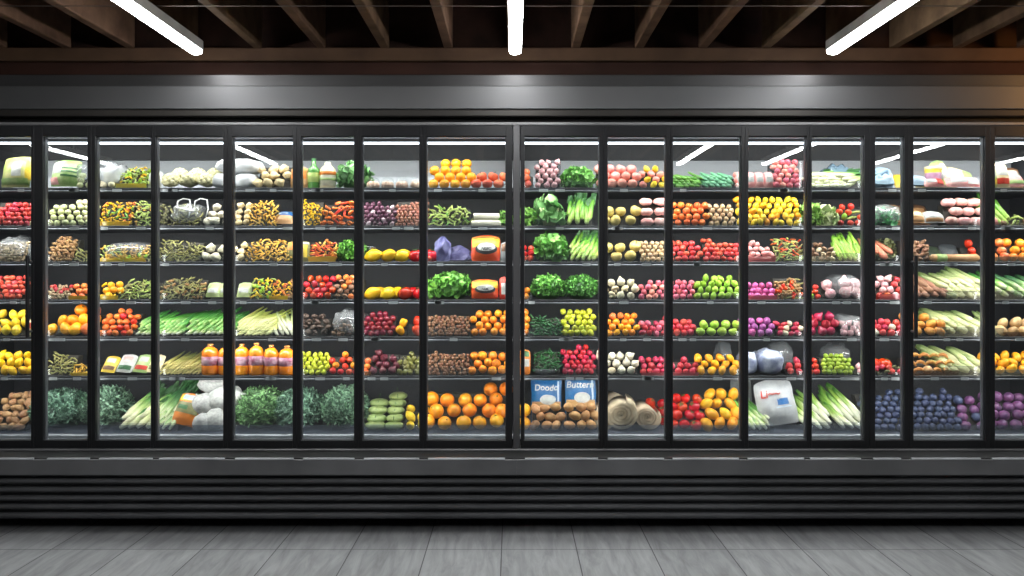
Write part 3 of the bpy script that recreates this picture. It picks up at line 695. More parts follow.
def bundle(s, x0, x1, h, r, name, cat, words, m, lean=.4, n=None, layers=2, tip=None, taper=.6, flat=.8, bulb=1.0, tr='clear', beta=38, bend=.1, fence=None, Lmul=1.0, y0=YF, leaves=None, group=None, z0add=0, upper=None):
    pc = (x0 + x1) / 2; dr = ORD[door_of(pc) + 1]; r1 = random.Random(int(x0 * 7 + s * 31))
    R = r * U; b = math.radians(beta); xa, xb = X(x0, YF), X(x1, YF); z0 = SZ[s] + .002 + z0add
    d = Vector((lean, math.cos(b), math.sin(b))).normalized()
    if s == 6: L = .20
    else: L = .15
    L *= Lmul
    if abs(d.x) > .25: L = min(L, max((xb - xa) * .62, .09) / abs(d.x))
    L = min(L, (YB - .17 - y0) / max(d.y, .1))
    # slope of the heap's front: layer after layer until the last tip shows at the wanted height
    st = R * 1.85 * max(flat, .75); sl = math.radians(48 if s > 3 else 58); nl = 1
    while nl < 12:
        ly = nl
        p = Vector((0, y0 + R + ly * st * math.cos(sl), z0 + R * flat + ly * st * math.sin(sl))) + d * (L * .8)
        if BASE[s] - (HY - (p.z - CH) * F / (D + p.y)) > h or p.y > YB - .05: break
        nl += 1
    nl = max(nl, 2)
    ms = [stalk_mesh(name, L * (.84 + .14 * v), R * (.92 + .08 * v), m, 11 * v + int(x0), taper, bend, flat, bulb) for v in range(3)]
    mu = [stalk_mesh(name, L * (.84 + .14 * v), R * (.92 + .08 * v), upper, 11 * v + int(x0), taper, bend, flat, bulb) for v in range(3)] if upper else None
    lv = [leaf_fan(L * .55, R * 1.15, v + int(x0)).mesh('leaf_blade', leaves) for v in range(3)] if leaves else None
    sh = d.x * L * .3
    n = max(2, int((xb - xa - abs(sh)) / (2.3 * R)))
    for ly in range(nl):
        for k in range(n):
            u = (k + .5 + (.2 if ly % 2 else -.2)) / n
            xx = xa + (xb - xa - abs(sh)) * u + (abs(sh) if d.x < 0 else 0) - (d.x * L * .12 * ly / nl)
            q = Vector((0, 0, 1)).rotation_difference((d + Vector((r1.uniform(-.13, .13), r1.uniform(-.06, .06), r1.uniform(-.08, .08)))).normalized())
            v = r1.randrange(3)
            o = link(name, (mu if upper and ly else ms)[v]); o.location = (xx + r1.uniform(-.3, .3) * R, y0 + R + ly * st * math.cos(sl) + r1.uniform(0, R * .6), z0 + R * bulb * flat + ly * st * math.sin(sl) + r1.uniform(0, R * .3))
            o.rotation_mode = 'QUATERNION'; o.rotation_quaternion = q @ Quaternion((0, 0, 1), r1.uniform(-1, 1))
            tag(o, uniq(words, f'{"bottom layer" if ly == 0 else ORD[ly + 1] + " layer up"}, {ordn(k + 1)} from left, {SHELF[s]}, {dr} door'), cat, group or f'{name.replace("_", " ")} bundle, {place(s, pc)}')
            COUNT[name] = COUNT.get(name, 0) + 1
            if lv:
                l = link('leaf_blade', lv[v], o); l.location = (0, 0, L * (.84 + .14 * v) * .88)
    if nl > 2:
        w2 = xb - xa; g = MB(); v = []; top = (nl - 1) * st
        y1 = y0 + R * 2.2; y2 = y1 + top * math.cos(sl); z2 = top * math.sin(sl)
        for xx in (-w2 / 2 + .006, w2 / 2 - .006): v += [(xx, y1, 0), (xx, y2, z2), (xx, y2 + .05, z2), (xx, y2 + .05, 0)]
        g.add(v, [(0, 1, 5, 4), (1, 2, 6, 5), (2, 3, 7, 6), (3, 0, 4, 7), (0, 3, 2, 1), (4, 5, 6, 7)])
        o = g.obj('display_riser', riser); o.location = ((xa + xb) / 2, 0, SZ[s] + z0add + .002)
        tag(o, f'dark sloping riser under {words} bundle, {place(s, pc)}', 'riser')
    if tr:
        tray(s, x0 - .6, x1 + .6, f'{"clear plastic" if tr == "clear" else tr} tray holding {words} bundle, {place(s, pc)}', depth=.36, h=fence or 7, kind=tr)

# ------------------------------------------------------------------ leafy mounds
def leaf_mat(name, c1, c2):
    if name in MATS: return MATS[name]
    m, nt, out = new_mat(name); N = nt.nodes.new; L = nt.links.new
    b = N('ShaderNodeBsdfPrincipled'); b.inputs['Roughness'].default_value = .42; L(b.outputs[0], out.inputs[0])
    a = N('ShaderNodeAttribute'); a.attribute_name = 'shade'
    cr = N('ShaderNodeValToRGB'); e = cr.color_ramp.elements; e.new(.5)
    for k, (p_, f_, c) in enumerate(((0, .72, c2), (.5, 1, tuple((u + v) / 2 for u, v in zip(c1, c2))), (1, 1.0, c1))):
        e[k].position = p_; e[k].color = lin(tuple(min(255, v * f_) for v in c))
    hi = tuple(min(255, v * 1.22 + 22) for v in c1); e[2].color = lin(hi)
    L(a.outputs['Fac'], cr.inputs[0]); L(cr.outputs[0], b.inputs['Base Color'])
    MATS[name] = m; return m
def leafy(s, x0, x1, h, name, cat, label, cols, leaf=3.2, n=260, frill=.25, depth=.13, z0add=0, curl=.6, tr=None, stem=None, round_=1.0, y0=YF, core=.82, narrow=.7):
    key = 'leaf_' + '_'.join(str(c) for c in cols[0])
    m = leaf_mat(key, cols[0], cols[1]); shade = []
    r1 = random.Random(int(x0 * 13 + s)); q = MB()
    xa, xb = X(x0, YF), X(x1, YF); rx = (xb - xa) / 2; rz = h * U * (1.02 if s > 2 else 1.0); z0 = SZ[s] + z0add + .001
    b = MB().lathe(sph(12), 20)
    cv = [(v[0] * rx * core, v[1] * depth * core, max(0, v[2] * .5 + .42) * rz * core) for v in b.v]
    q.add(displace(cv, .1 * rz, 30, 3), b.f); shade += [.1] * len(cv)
    LS = leaf * U
    for k in range(n):
        u = r1.random(); t = math.acos(1 - u * 1.5); a = r1.uniform(0, 2 * PI)
        if math.sin(a) > .5 and r1.random() < .6: a = -a
        nx, ny, nz = math.sin(t) * math.cos(a), math.sin(t) * math.sin(a), math.cos(t)
        px_, py_, pz_ = nx * rx * .88, ny * depth * .9, (nz * .5 + .42) * rz * .9
        if pz_ < 0: pz_ = r1.uniform(0, .3) * rz
        nrm = Vector((nx / rx, ny / depth, nz / rz * .7)).normalized()
        up = (nrm * r1.uniform(.3, .9) + Vector((r1.uniform(-1, 1), r1.uniform(-1, .6), r1.uniform(-.5, 1))) * .8).normalized()
        side = up.cross(nrm + Vector((.01, .02, .03))).normalized(); bn = side.cross(up)
        l = LS * r1.uniform(.7, 1.35); w = l * r1.uniform(.32, .5) * narrow * 1.4; v = []; ph = r1.uniform(0, 6); tone = r1.uniform(.15, .85)
        for i in range(5):
            uu = i / 4; wd = w * math.sin(PI * min(uu * .92 + .06, 1)) ** .8
            cc = up * (l * uu) + bn * (curl * l * (uu * uu) * -.5)
            for j in (-1, 0, 1):
                fr_ = frill * w * math.sin(ph + i * 2.3 + j * 2.2)
                p = Vector((px_, py_, pz_)) + cc + side * (wd * j) + bn * (fr_ + abs(j) * w * .25)
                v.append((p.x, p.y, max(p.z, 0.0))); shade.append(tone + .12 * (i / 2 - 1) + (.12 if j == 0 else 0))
        f = [(i * 3 + j, i * 3 + j + 1, i * 3 + j + 4, i * 3 + j + 3) for i in range(4) for j in range(2)]
        q.add(v, f)
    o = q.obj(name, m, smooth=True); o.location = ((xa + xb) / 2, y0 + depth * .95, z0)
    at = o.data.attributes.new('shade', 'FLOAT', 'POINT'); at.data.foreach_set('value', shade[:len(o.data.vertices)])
    tag(o, label + ', ' + place(s, (x0 + x1) / 2), cat)
    if stem:
        c = MB(); r2 = random.Random(3)
        for k in range(stem[1]):
            a = (k + .5) / stem[1] * 2 - 1
            c.tube([(a * rx * .35, -depth * .75, .004), (a * rx * .5, -depth * .9, rz * .35), (a * rx * .75, -depth * .8, rz * .62)], [.010, .0085, .004], 7, .7)
        c.obj('stalks', stem[0], o, smooth=True)
    if tr: tray(s, x0 - .5, x1 + .5, f'clear plastic tray around {cat}, {place(s, (x0 + x1) / 2)}', depth=depth * 1.9, h=6.5)
    return o

# ------------------------------------------------------------------ bags, packs and films
def sheet(fun, nu, nv, u0=0, u1=1, v0=0, v1=1):
    v = []; f = []
    for j in range(nv + 1):
        for i in range(nu + 1): v.append(fun(u0 + (u1 - u0) * i / nu, v0 + (v1 - v0) * j / nv))
    w = nu + 1
    for j in range(nv):
        for i in range(nu): f.append((j * w + i, j * w + i + 1, (j + 1) * w + i + 1, (j + 1) * w + i))
    return v, f
def pouch(s, x0, x1, h, name, cat, label, m, t=6, lean=12, roll=0, yaw=0, patches=(), seed=1, wr=.08, text=None, textm=None, lift=0, dy=0, seal=.06, squareness=.5, tsize=.3, tpos=(.5, .7), rnd_=.55):
    """pillow bag: two bulging sheets with crimped ends; patches are printed panels (part, u0, u1, v0, v1, material)"""
    W, H, T = (x1 - x0) * U, h * U, t * U
    off = Vector((seed * 3.1, seed * 5.3, seed))
    def surf(sgn, eps=0.0):
        def fn(u, v):
            e = max(0, 1 - (2 * u - 1) ** 2) ** squareness * max(0, 1 - (2 * (max(seal, min(1 - seal, v)) - seal) / (1 - 2 * seal) - 1) ** 2) ** squareness
            n = mnoise.noise(Vector((u * 3.1, v * 3.1, sgn)) + off) + .5 * mnoise.noise(Vector((u * 8, v * 6, sgn)) + off)
            pinch = 1 - .10 * abs(2 * v - 1) ** 2 * (1 - abs(2 * u - 1) ** 2) * 0
            x = (u - .5) * W * (1 - .06 * math.sin(PI * v)) * (1 - rnd_ * .22 * abs(2 * v - 1) ** 3) + .02 * W * mnoise.noise(Vector((v * 4, u * 2, 7)) + off)
            y = sgn * (T / 2 * e + wr * T * n * (e + .15)) + (-eps)
            z = v * H * pinch + .02 * H * mnoise.noise(Vector((u * 4, v, 3)) + off) * (1 if v > .5 else 0)
            z -= rnd_ * .16 * H * abs(2 * u - 1) ** 2.5 * max(0, 2 * v - 1) ** 2
            return (x, y, max(0, z))
        return fn
    t_ = empty(name); q = MB()
    q.add(*sheet(surf(-1), 14, 14)); vb, fb = sheet(surf(1), 14, 14); q.add(vb, [tuple(reversed(x)) for x in fb])
    q.obj('pouch_body', m, t_, smooth=True)
    for pt in patches:
        pn, u0, u1, v0, v1, pm_ = pt
        g = MB(); sf = surf(-1, .0012 + .0008 * patches.index(pt))
        if pn.endswith('oval'):
            uc, vc, ur, vr = (u0 + u1) / 2, (v0 + v1) / 2, (u1 - u0) / 2, (v1 - v0) / 2
            g.add(*sheet(lambda a, b: sf(uc + ur * b * math.cos(2 * PI * a), vc + vr * b * math.sin(2 * PI * a)), 24, 5))
        else: g.add(*sheet(sf, 10, 10, u0, u1, v0, v1))
        g.obj(pn, pm_, t_, smooth=True)
    if text:
        c = bpy.data.curves.new('lettering', 'FONT'); c.body = text; c.size = tsize * H; c.align_x = 'CENTER'; c.align_y = 'CENTER'; c.shear = .15; c.offset = .0006
        me_o = bpy.data.objects.new('lettering_tmp', c); COL.objects.link(me_o)
        dg = bpy.context.evaluated_depsgraph_get(); me = bpy.data.meshes.new_from_object(me_o.evaluated_get(dg)); bpy.data.objects.remove(me_o)
        fn = surf(-1, .006); me.name = 'lettering'
        for vv in me.vertices:
            uu = tpos[0] + vv.co.x / W; v_ = tpos[1] + vv.co.y / H
            p = fn(min(max(uu, 0), 1), min(max(v_, 0), 1)); vv.co = p
        me.materials.clear(); me.materials.append(textm); link('lettering', me, t_)
    a = math.radians(lean)
    t_.rotation_euler = (-a, math.radians(roll), math.radians(yaw))
    t_.location = (X((x0 + x1) / 2, YF), YF + T / 2 * 1.1 + dy + (0 if a < 1 else 0), SZ[s] + .002 + T * .5 * math.sin(a) + lift + abs(math.sin(math.radians(roll))) * W / 2)
    tag(t_, label + ', ' + place(s, (x0 + x1) / 2), cat)
    return t_
def film_bag(s, x0, x1, h, label, name='plastic_bag', cat='bag', m=None, depth=.15, seed=1, amp=.17, tie=False, y0=YF - .008, lift=0.0):
    """wrinkled see-through bag drawn over a heap"""
    m = m or film; xa, xb = X(x0, YF), X(x1, YF); rx = (xb - xa) / 2; rz = h * U
    b = MB().lathe(sph(18), 36)
    v = []
    for p in b.v:
        def se(c, e): return math.copysign(abs(c) ** e, c)
        x, y, z = se(p[0], .7) * rx, se(p[1], .7) * depth, (se(p[2], .8) * .5 + .5) * rz
        w = Vector((x * 26, y * 14, z * 26)) + Vector((seed * 9, 0, 0))
        n = abs(mnoise.noise(w)) * 1.6 - .3
        k = 1 + amp * n * (1 if z > .003 else 0)
        v.append((x * k, y * k, z * k))
    q = MB().add(v, b.f); o = q.obj(name, m, smooth=True); o.location = ((xa + xb) / 2, y0 + depth, SZ[s] + .001 + lift)
    tag(o, label + ', ' + place(s, (x0 + x1) / 2), cat)
    if tie:
        MB().lathe([(.002, 0), (.012, .002), (.005, .008), (.010, .018), (.014, .026), (.002, .027)], 9, 5, .3).obj('bag_knot', m, o, smooth=True).location = (rx * .3, 0, rz * .96)
    return o
def pm_(n, c, rough=.4, c2=None): return mat('pack_' + n, c, c2, rough=rough, var=0, hue=0, scale=22)
# ------------------------------------------------------------------ the goods, shelf by shelf
white_b = pm_('white', (204, 206, 202)); green_b = pm_('leaf_green', (120, 160, 84), c2=(176, 196, 130)); dgreen = pm_('deep_green', (60, 112, 66))
yel = pm_('yellow', (238, 204, 66)); red_ = pm_('red', (216, 60, 40)); org = pm_('orange', (234, 134, 44)); blue_ = pm_('blue', (52, 112, 176)); cream = pm_('cream', (232, 220, 184), c2=(214, 196, 150))
pink_ = pm_('pink', (228, 132, 132), c2=(240, 190, 184)); tan_ = pm_('tan', (204, 160, 112), c2=(176, 128, 84)); grey_ = pm_('grey', (160, 164, 166)); dark_ = pm_('dark', (40, 36, 38)); brown_ = pm_('brown', (130, 92, 64), c2=(96, 66, 46))
pgreen = pm_('pale_green', (196, 206, 158), c2=(164, 184, 118)); lblue = pm_('pale_blue', (168, 190, 208), c2=(196, 210, 220)); mixg = pm_('salad_mix', (160, 180, 90), c2=(214, 204, 150)); olive_ = pm_('olive', (136, 134, 84), c2=(100, 98, 60))

# ---- first door
pouch(0, -6, 33, 33, 'salad_bag', 'bag', 'puffy pale green salad bag with yellow side and white label', mixg, t=16, lean=14, patches=[('label_panel', .35, .62, .3, .7, white_b), ('printed_panel', .72, .95, .2, .8, yel), ('printed_band', .04, .8, .06, .24, green_b)], seed=3)
pouch(0, 26, 38, 20, 'salad_bag', 'bag', 'low pale blue bag beside the puffy salad bag', lblue, t=8, lean=30, seed=4)
pile(1, -10, 30, 25, 2.9, 'rradish', prof='right')
pouch(1, 26, 38, 10, 'snack_bag', 'bag', 'small pale bag lying before the radish heap', cream, t=6, lean=35, seed=8)
pile(2, -10, 24, 22, 2.6, 'gmix', words='greyish tan root', prof='right'); film_bag(2, -8, 25, 25, 'clear plastic bag over tan roots', seed=2)
film_bag(2, 26, 36, 20, 'small empty clear plastic bag standing on the shelf end', seed=5, depth=.08)
pile(3, -10, 23, 25, 3.0, 'ctomato', words='coral red tomato')
pile(4, -10, 22, 26, 5.2, 'slemon', tr='clear'); pouch(4, 24, 37, 18, 'snack_pack', 'pack', 'pale red and white pack behind the door handle', cream, t=7, lean=18, patches=[('printed_band', .1, .9, .35, .7, red_)], seed=9)
pile(5, -10, 36, 25, 4.6, 'lemon')
pile(6, -10, 22, 42, 4.0, 'wnut', prof='flat', words='tan brown walnut', tr=None)
# ---- second door
pouch(0, 44, 74, 30, 'vegetable_bag', 'bag', 'green striped vegetable bag with white upper half', green_b, t=16, lean=20, patches=[('label_panel', .02, .45, .4, .92, white_b), ('printed_band', .45, .96, .56, .62, dgreen), ('printed_band', .45, .96, .42, .48, dgreen), ('printed_band', .45, .96, .28, .34, dgreen), ('printed_panel', .04, .35, .05, .25, pink_)], seed=11)
pile(0, 74, 92, 14, 3.4, 'pbulb', prof='mound', tr=None); film_bag(0, 72, 95, 27, 'big clear plastic bag bulging over pale sprouts', seed=6)
pile(1, 46, 69, 24, 3.3, 'pbulb', prof='right', words='pale green sprout'); pile(1, 70, 94, 25, 3.3, 'pbulb', words='cream green sprout', kinds2=['wonion'], p2=.25)
pile(2, 46, 72, 25, 3.2, 'ginger', prof='mound', tr='clear', fence=7); pile(2, 73, 94, 13, 2.7, 'obean', tr='clear', words='olive bean')
pile(3, 46, 69, 15, 2.8, 'gmix', tr='clear', words='pale tan root', kinds2=['rradish'], p2=.2); pile(3, 70, 94, 18, 3.2, 'apric', tr='yellow', prof='right', fence=6)
pile(4, 46, 94, 28, 6.2, 'mango', prof='right', tr='clear', words='orange yellow mango', kinds2=['apric', 'orange'], p2=.4)
pile(5, 46, 71, 23, 2.7, 'obean', tr='clear', words='olive yellow pod', prof='left'); pile(5, 72, 94, 13, 2.6, 'frite', tr='yellow', fence=5)
for i, (a, b, hh, c1, c2, w) in enumerate(((15, 76, 42, (116, 152, 128), (66, 104, 86), 'blue green'), (68, 116, 46, (122, 156, 128), (72, 108, 88), 'grey green'))):
    leafy(6, a, b, hh, 'kale_bunch', 'kale', f'big rounded {w} curly kale bunch', (c1, c2), leaf=4.4, n=1100, frill=.6, depth=.18, curl=.75, narrow=.34, core=.8)
# ---- third door
pile(0, 98, 113, 14, 3.4, 'wonion', tr=None, prof='mound'); film_bag(0, 96, 117, 26, 'clear plastic bag over white onions', seed=7, m=clear_mat('milky_film', haze=.45, hazecol=(226, 228, 230), refl=.07, rough=.25))
pile(0, 117, 147, 21, 3.0, 'bean', tr='yellow', prof='mound', kinds2=['yp', 'lime'], p2=.5, words='green pod'); leafy(0, 122, 137, 25, 'lettuce_sprig', 'lettuce', 'small green lettuce sprig on the yellow pods', ((140, 178, 80), (90, 138, 48)), leaf=3.4, n=70, depth=.07, y0=YF + .08)
pouch(0, 145, 160, 18, 'produce_bag', 'bag', 'small pale bag squeezed beside the third door stile', white_b, t=8, lean=16, seed=14)
pile(1, 98, 130, 25, 2.9, 'yp', tr='yellow', kinds2=['orng', 'gpep'], p2=.35, prof='flat', words='yellow orange pepper strip'); pile(1, 131, 158, 24, 2.8, 'bean', words='green tan pod', kinds2=['dpod', 'pasta'], p2=.4)
pile(2, 98, 124, 17, 2.8, 'frite', tr='yellow', words='yellow vegetable stick', kinds2=['bean'], p2=.3); pile(2, 125, 146, 17, 2.8, 'pasta', tr='yellow', words='yellow curl', kinds2=['lime'], p2=.25); pile(2, 146, 158, 17, 2.5, 'obean', words='olive bean pod')
film_bag(2, 97, 147, 21, 'long clear plastic film over the yellow trays', seed=8, depth=.17, tie=False, amp=.06)
pile(3, 98, 119, 20, 3.6, 'yorange', tr='yellow', kinds2=['yp'], p2=.4, words='golden orange'); pile(3, 120, 158, 20, 2.7, 'bean', words='pale green bean pod', kinds2=['obean'], p2=.4, prof='mound')
pile(4, 98, 134, 26, 3.5, 'otomato', tr='clear', kinds2=['ropep', 'rtomato'], p2=.45, jit=.3, words='small orange red tomato', parts=False, prof='mound')
green_leek = mat('scallion', (1, 1, 1), stops=[(0, (240, 240, 222)), (.14, (206, 222, 150)), (.3, (104, 164, 70)), (1, (40, 104, 42))], scale=20, rough=.35, var=.25)
gtop = mat('scallion_top', (1, 1, 1), stops=[(0, (190, 214, 140)), (.1, (120, 174, 84)), (.3, (76, 142, 56)), (1, (36, 98, 40))], scale=20, rough=.35, var=.25)
bundle(4, 134, 184, 25, 2.1, 'scallion', 'scallion', 'green scallion with white end', green_leek, lean=.75, layers=3, beta=30, bulb=1.1, n=12, upper=gtop)
for i, (a, b, c, w) in enumerate(((98, 113, (yel, brown_), 'yellow'), (113, 130, (white_b, dgreen), 'white green'), (130, 146, (green_b, red_), 'green'), (144, 158, (cream, olive_), 'cream'))):
    pouch(5, a, b, 22 if i else 20, 'salad_pack', 'pack', f'{w} salad pack leaning back, {ORD[i + 1]} of four packs', c[0], t=6, lean=42, roll=6, patches=[('printed_band', .1, .9, .12, .32, c[1]), ('label_panel', .2, .8, .5, .8, white_b if i != 1 else pink_)], seed=20 + i)
leek = mat('leek', (1, 1, 1), stops=[(0, (238, 236, 206)), (.25, (222, 226, 170)), (.5, (158, 190, 104)), (.8, (84, 140, 66)), (1, (46, 102, 50))], scale=16, rough=.35, var=.22)
leafb = mat('leek_blade', (74, 128, 66), (44, 94, 48), rough=.4, var=.1)
bundle(6, 114, 158, 41, 3.6, 'leek', 'leek', 'pale leek with green top', leek, lean=.62, layers=3, beta=38, n=7, taper=.75, leaves=leafb, fence=9)
# ---- fourth door
for k, (a, c) in enumerate(((158, 'first'), (176, 'second'), (194, 'third'))):
    item('cauli', (X(a + 9, YF), YF + .055, SZ[0] + .047), 9.2 * U, f'cream cauliflower head in net, {c} of three, {place(0, 170)}', 'cauliflowers in nets', rnd, tilt=.3)
    item('cauli', (X(a + 12, YF), YF + .14, SZ[0] + .088), 8.6 * U, f'cream cauliflower head, {c} of the rear row, {place(0, 170)}', 'cauliflowers in nets', rnd, tilt=.3)
sackm = pm_('sack_white', (236, 238, 240), c2=(226, 229, 233), rough=.55)
def sack(x0, x1, lift, h, label, seed): return film_bag(0, x0, x1, h, label, name='folded_sack', cat='sack', m=sackm, seed=seed, amp=.05, depth=.11, lift=lift * U)
sack(209, 231, 0, 17, 'lower left white folded sack under the wide one', 31); sack(231, 253, 0, 17, 'lower right white folded sack under the wide one', 32); sack(211, 257, 16.5, 15, 'wide white folded sack lying on two others', 33)
pile(1, 158, 166, 22, 3.0, 'dpod', tr=None, words='olive pod piece'); pile(1, 168, 199, 22, 3.0, 'dpod', tr=None, prof='mound', kinds2=['obean'], p2=.4)
hb = film_bag(1, 166, 201, 23, 'clear carrier bag with white loop handles over olive pods', name='carrier_bag', seed=9, tie=False)
for k, a in enumerate((-.3, .75)):
    MB().tube([((a - .28) * .09, -.1, .10), ((a - .3) * .09, -.09, .14), ((a) * .09, -.08, .157), ((a + .4) * .09, -.08, .15), ((a + .55) * .09, -.1, .10), ((a + .5) * .09, -.12, .05)], .004, 7).obj('loop_handle', white_b, hb, smooth=True)
pile(1, 202, 232, 22, 4.6, 'dump', prof='right', tr='clear')
pile(2, 158, 199, 23, 2.8, 'obean', prof='left', kinds2=['dpod'], p2=.4, words='dark olive bean pod'); pile(2, 200, 232, 20, 5.2, 'dump', tr='clear', words='white rolled dumpling', prof='mound')
pile(3, 158, 203, 22, 2.7, 'obean', kinds2=['dpod', 'ginger'], p2=.5, words='brown olive pod', prof='mound')
for k, (a, w) in enumerate(((203, 'left'), (216, 'middle'), (234, 'right'))):
    pouch(3, a, a + 15, 18, 'leaf_pack', 'pack', f'pale green leaf pack leaning, {w} one of three', pgreen, t=9, lean=35, seed=40 + k, patches=[('label_panel', .15, .85, .2, .45, white_b)])
bundle(4, 184, 232, 25, 2.6, 'scallion', 'scallion', 'dark green scallion with white end', green_leek, lean=.7, layers=3, beta=30, n=9, upper=gtop)
asp = mat('thin_asparagus', (1, 1, 1), stops=[(0, (206, 190, 120)), (.3, (160, 154, 84)), (1, (84, 98, 60))], scale=30, rough=.45, var=.12)
bundle(5, 158, 202, 22, 1.5, 'asparagus_spear', 'asparagus', 'thin olive asparagus spear', asp, lean=.5, layers=3, beta=24, n=15)
bundle(6, 152, 176, 44, 2.4, 'leek', 'leek', 'dark slim leek', mat('dark_leek', (1, 1, 1), stops=[(0, (222, 226, 190)), (.2, (130, 164, 96)), (.5, (62, 112, 62)), (1, (34, 78, 44))], scale=16, rough=.4), lean=.35, layers=2, beta=44, n=6, leaves=leafb, fence=9)
pouch(6, 166, 192, 33, 'vegetable_bag', 'bag', 'orange vegetable bag with blue label and green leaves inside', org, t=11, lean=24, roll=14, seed=51, dy=.01, patches=[('printed_panel', .05, .95, .72, .95, yel), ('label_panel', .15, .7, .76, .98, lblue), ('window_panel', .05, .95, .34, .68, olive_), ('printed_band', .1, .5, .45, .58, dgreen)])
turm = mat('turnip_white', (206, 206, 202), (170, 172, 170), rough=.5, scale=5, var=.03, bump=.5)
def turnip(px, py, rx, rz, dy, label, rot=0, seed=1):
    m = MB().lathe(sph(16, 1.0), 24, 9, .012); m.v = displace(m.v, .12, 2.2, seed)
    o = m.obj('white_turnip', turm, smooth=True); y = YF + dy; k = (D + y) / F
    o.location = (X(px, y), y, Z(py, y)); o.scale = (rx * k, min(rx, rz) * k * .9, rz * k); o.rotation_euler = (.2, math.radians(rot), 0)
    MB().tube([(0, 0, .95), (.02, 0, 1.08), (.06, 0, 1.14)], [.12, .07, .02], 8).obj('root_tip', turm, o, smooth=True)
    tag(o, label + ', bottom deck, fourth door', 'turnip', 'white turnips stacked on the bottom deck')
turnip(203, 424, 10, 11, .05, 'smaller white turnip at front left of the stack', 0, 1); turnip(216, 421, 12, 13, .07, 'round white turnip low in the middle of the stack', 10, 2)
turnip(203, 404, 12, 11, .10, 'white turnip resting on the left of the stack', -30, 3); turnip(224, 400, 14, 22, .12, 'long white turnip lying across the stack', 72, 4); turnip(213, 385, 15, 9.5, .14, 'white turnip on top of the stack', 8, 5)
# ---- fifth door
pile(0, 253, 288, 24, 5.2, 'cpasta', tr=None, prof='mound', words='cream bread chunk')
pouch(0, 288, 307, 22, 'bread_pack', 'pack', 'orange tan pack standing beside the fifth door stile', tan_, t=11, lean=10, patches=[('printed_panel', .1, .9, .4, .9, org)], seed=61)
pile(1, 233, 250, 22, 3.6, 'cpasta', tr=None, words='cream pasta shell'); pile(1, 248, 276, 25, 2.7, 'frite', prof='mound', words='golden potato stick', kinds2=['pasta'], p2=.3)
pouch(1, 270, 292, 18, 'blue_pack', 'pack', 'blue and tan pack lying behind the fifth door', tan_, t=8, lean=44, patches=[('label_panel', .05, .95, .5, .95, blue_), ('label_band', .1, .7, .62, .7, white_b)], seed=62, lift=0)
pile(2, 234, 246, 22, 4, 'cpasta', tr='clear', words='white pasta shell'); pile(2, 246, 290, 23, 2.8, 'pasta', kinds2=['frite'], p2=.4, prof='mound')
pouch(2, 284, 300, 21, 'snack_pack', 'pack', 'green and orange snack pack beside the fifth door stile', olive_, t=8, lean=18, patches=[('printed_panel', .1, .9, .5, .9, org)], seed=63)
pile(3, 250, 270, 22, 2.7, 'yp', kinds2=['bean', 'lime'], p2=.5, words='yellow green pepper strip'); pile(3, 270, 288, 19, 2.7, 'yp', kinds2=['orng'], p2=.35, tr='yellow', words='golden pepper strip'); pile(3, 288, 300, 22, 2.7, 'ginger', tr='clear', words='brown ginger piece')
palebean = mat('pale_bean_stalk', (1, 1, 1), stops=[(0, (222, 222, 160)), (.5, (190, 196, 100)), (1, (150, 166, 74))], scale=20, rough=.4, var=.25)
bundle(4, 234, 272, 25, 1.7, 'bean_stalk', 'bean', 'pale green long bean', palebean, lean=.8, layers=4, beta=28, n=16)
bundle(4, 272, 300, 24, 2.1, 'stemmed_green', 'greens', 'pale stemmed green', mat('white_stem', (1, 1, 1), stops=[(0, (236, 232, 206)), (.5, (200, 204, 150)), (1, (120, 140, 84))], scale=18, rough=.4, var=.1), lean=-.5, layers=3, beta=34, n=8)
juice = mat('orange_juice', (246, 156, 44), (236, 128, 24), rough=.15, scale=5, var=.04, coat=.6)
jlab = mat('juice_label', (214, 176, 190), (176, 92, 120), rough=.35, scale=26, var=.05, sharp=.7); jclear = clear_mat('jug_clear', tint=(250, 220, 180), haze=.25, hazecol=(240, 200, 150), refl=.06)
def jug(px, r, h, label, seed):
    R, H = r * U, h * U; t = empty('juice_jug', (X(px, YF + .03), YF + R + .004, SZ[5] + .001))
    t.rotation_euler = (0, 0, seed * .4)
    MB().lathe([(R * .3, 0), (R * .92, .002), (R, H * .05), (R, H * .3), (R * .96, H * .34), (R * .97, H * .6), (R, H * .64), (R * .98, H * .72), (R * .8, H * .83), (R * .42, H * .9), (R * .3, H * .915)], 24, 4, .03).obj('bottle_body', juice, t, smooth=True)
    MB().lathe([(R * .985, H * .32), (R * 1.012, H * .325), (R * 1.012, H * .6), (R * .985, H * .605)], 24, 4, .03).obj('label_band', jlab, t, smooth=True)
    MB().lathe([(R * .3, H * .9), (R * .3, H * .96), (R * .2, H * .96)], 16).obj('bottle_neck', jclear, t, smooth=True)
    MB().lathe([(R * .1, H * .955), (R * .34, H * .955), (R * .34, H), (R * .1, H)], 16).obj('bottle_cap', pm_('jug_cap', (226, 150, 70)), t)
    tag(t, label + ', sixth shelf', 'jug', 'orange juice jugs on the sixth shelf')
for k, (px, r, h) in enumerate(((209, 8.3, 31), (225.5, 8, 30.5), (241, 7.6, 31), (255.5, 7.8, 32), (270.5, 7.2, 30), (286, 8.2, 29))):
    jug(px, r, h, f'orange juice jug with lilac label band, {ORD[k + 1]} from the left', k)
for i, (a, b, hh, c1, c2, w) in enumerate(((222, 280, 45, (124, 168, 108), (72, 116, 70), 'bright green'), (266, 318, 44, (118, 154, 128), (68, 106, 88), 'blue green'), (314, 364, 47, (120, 156, 124), (70, 108, 86), 'grey green'))):
    leafy(6, a, b, hh, 'kale_bunch', 'kale', f'big rounded {w} curly kale bunch', (c1, c2), leaf=4.4, n=1100, frill=.6, depth=.18, curl=.75, narrow=.34, core=.8)
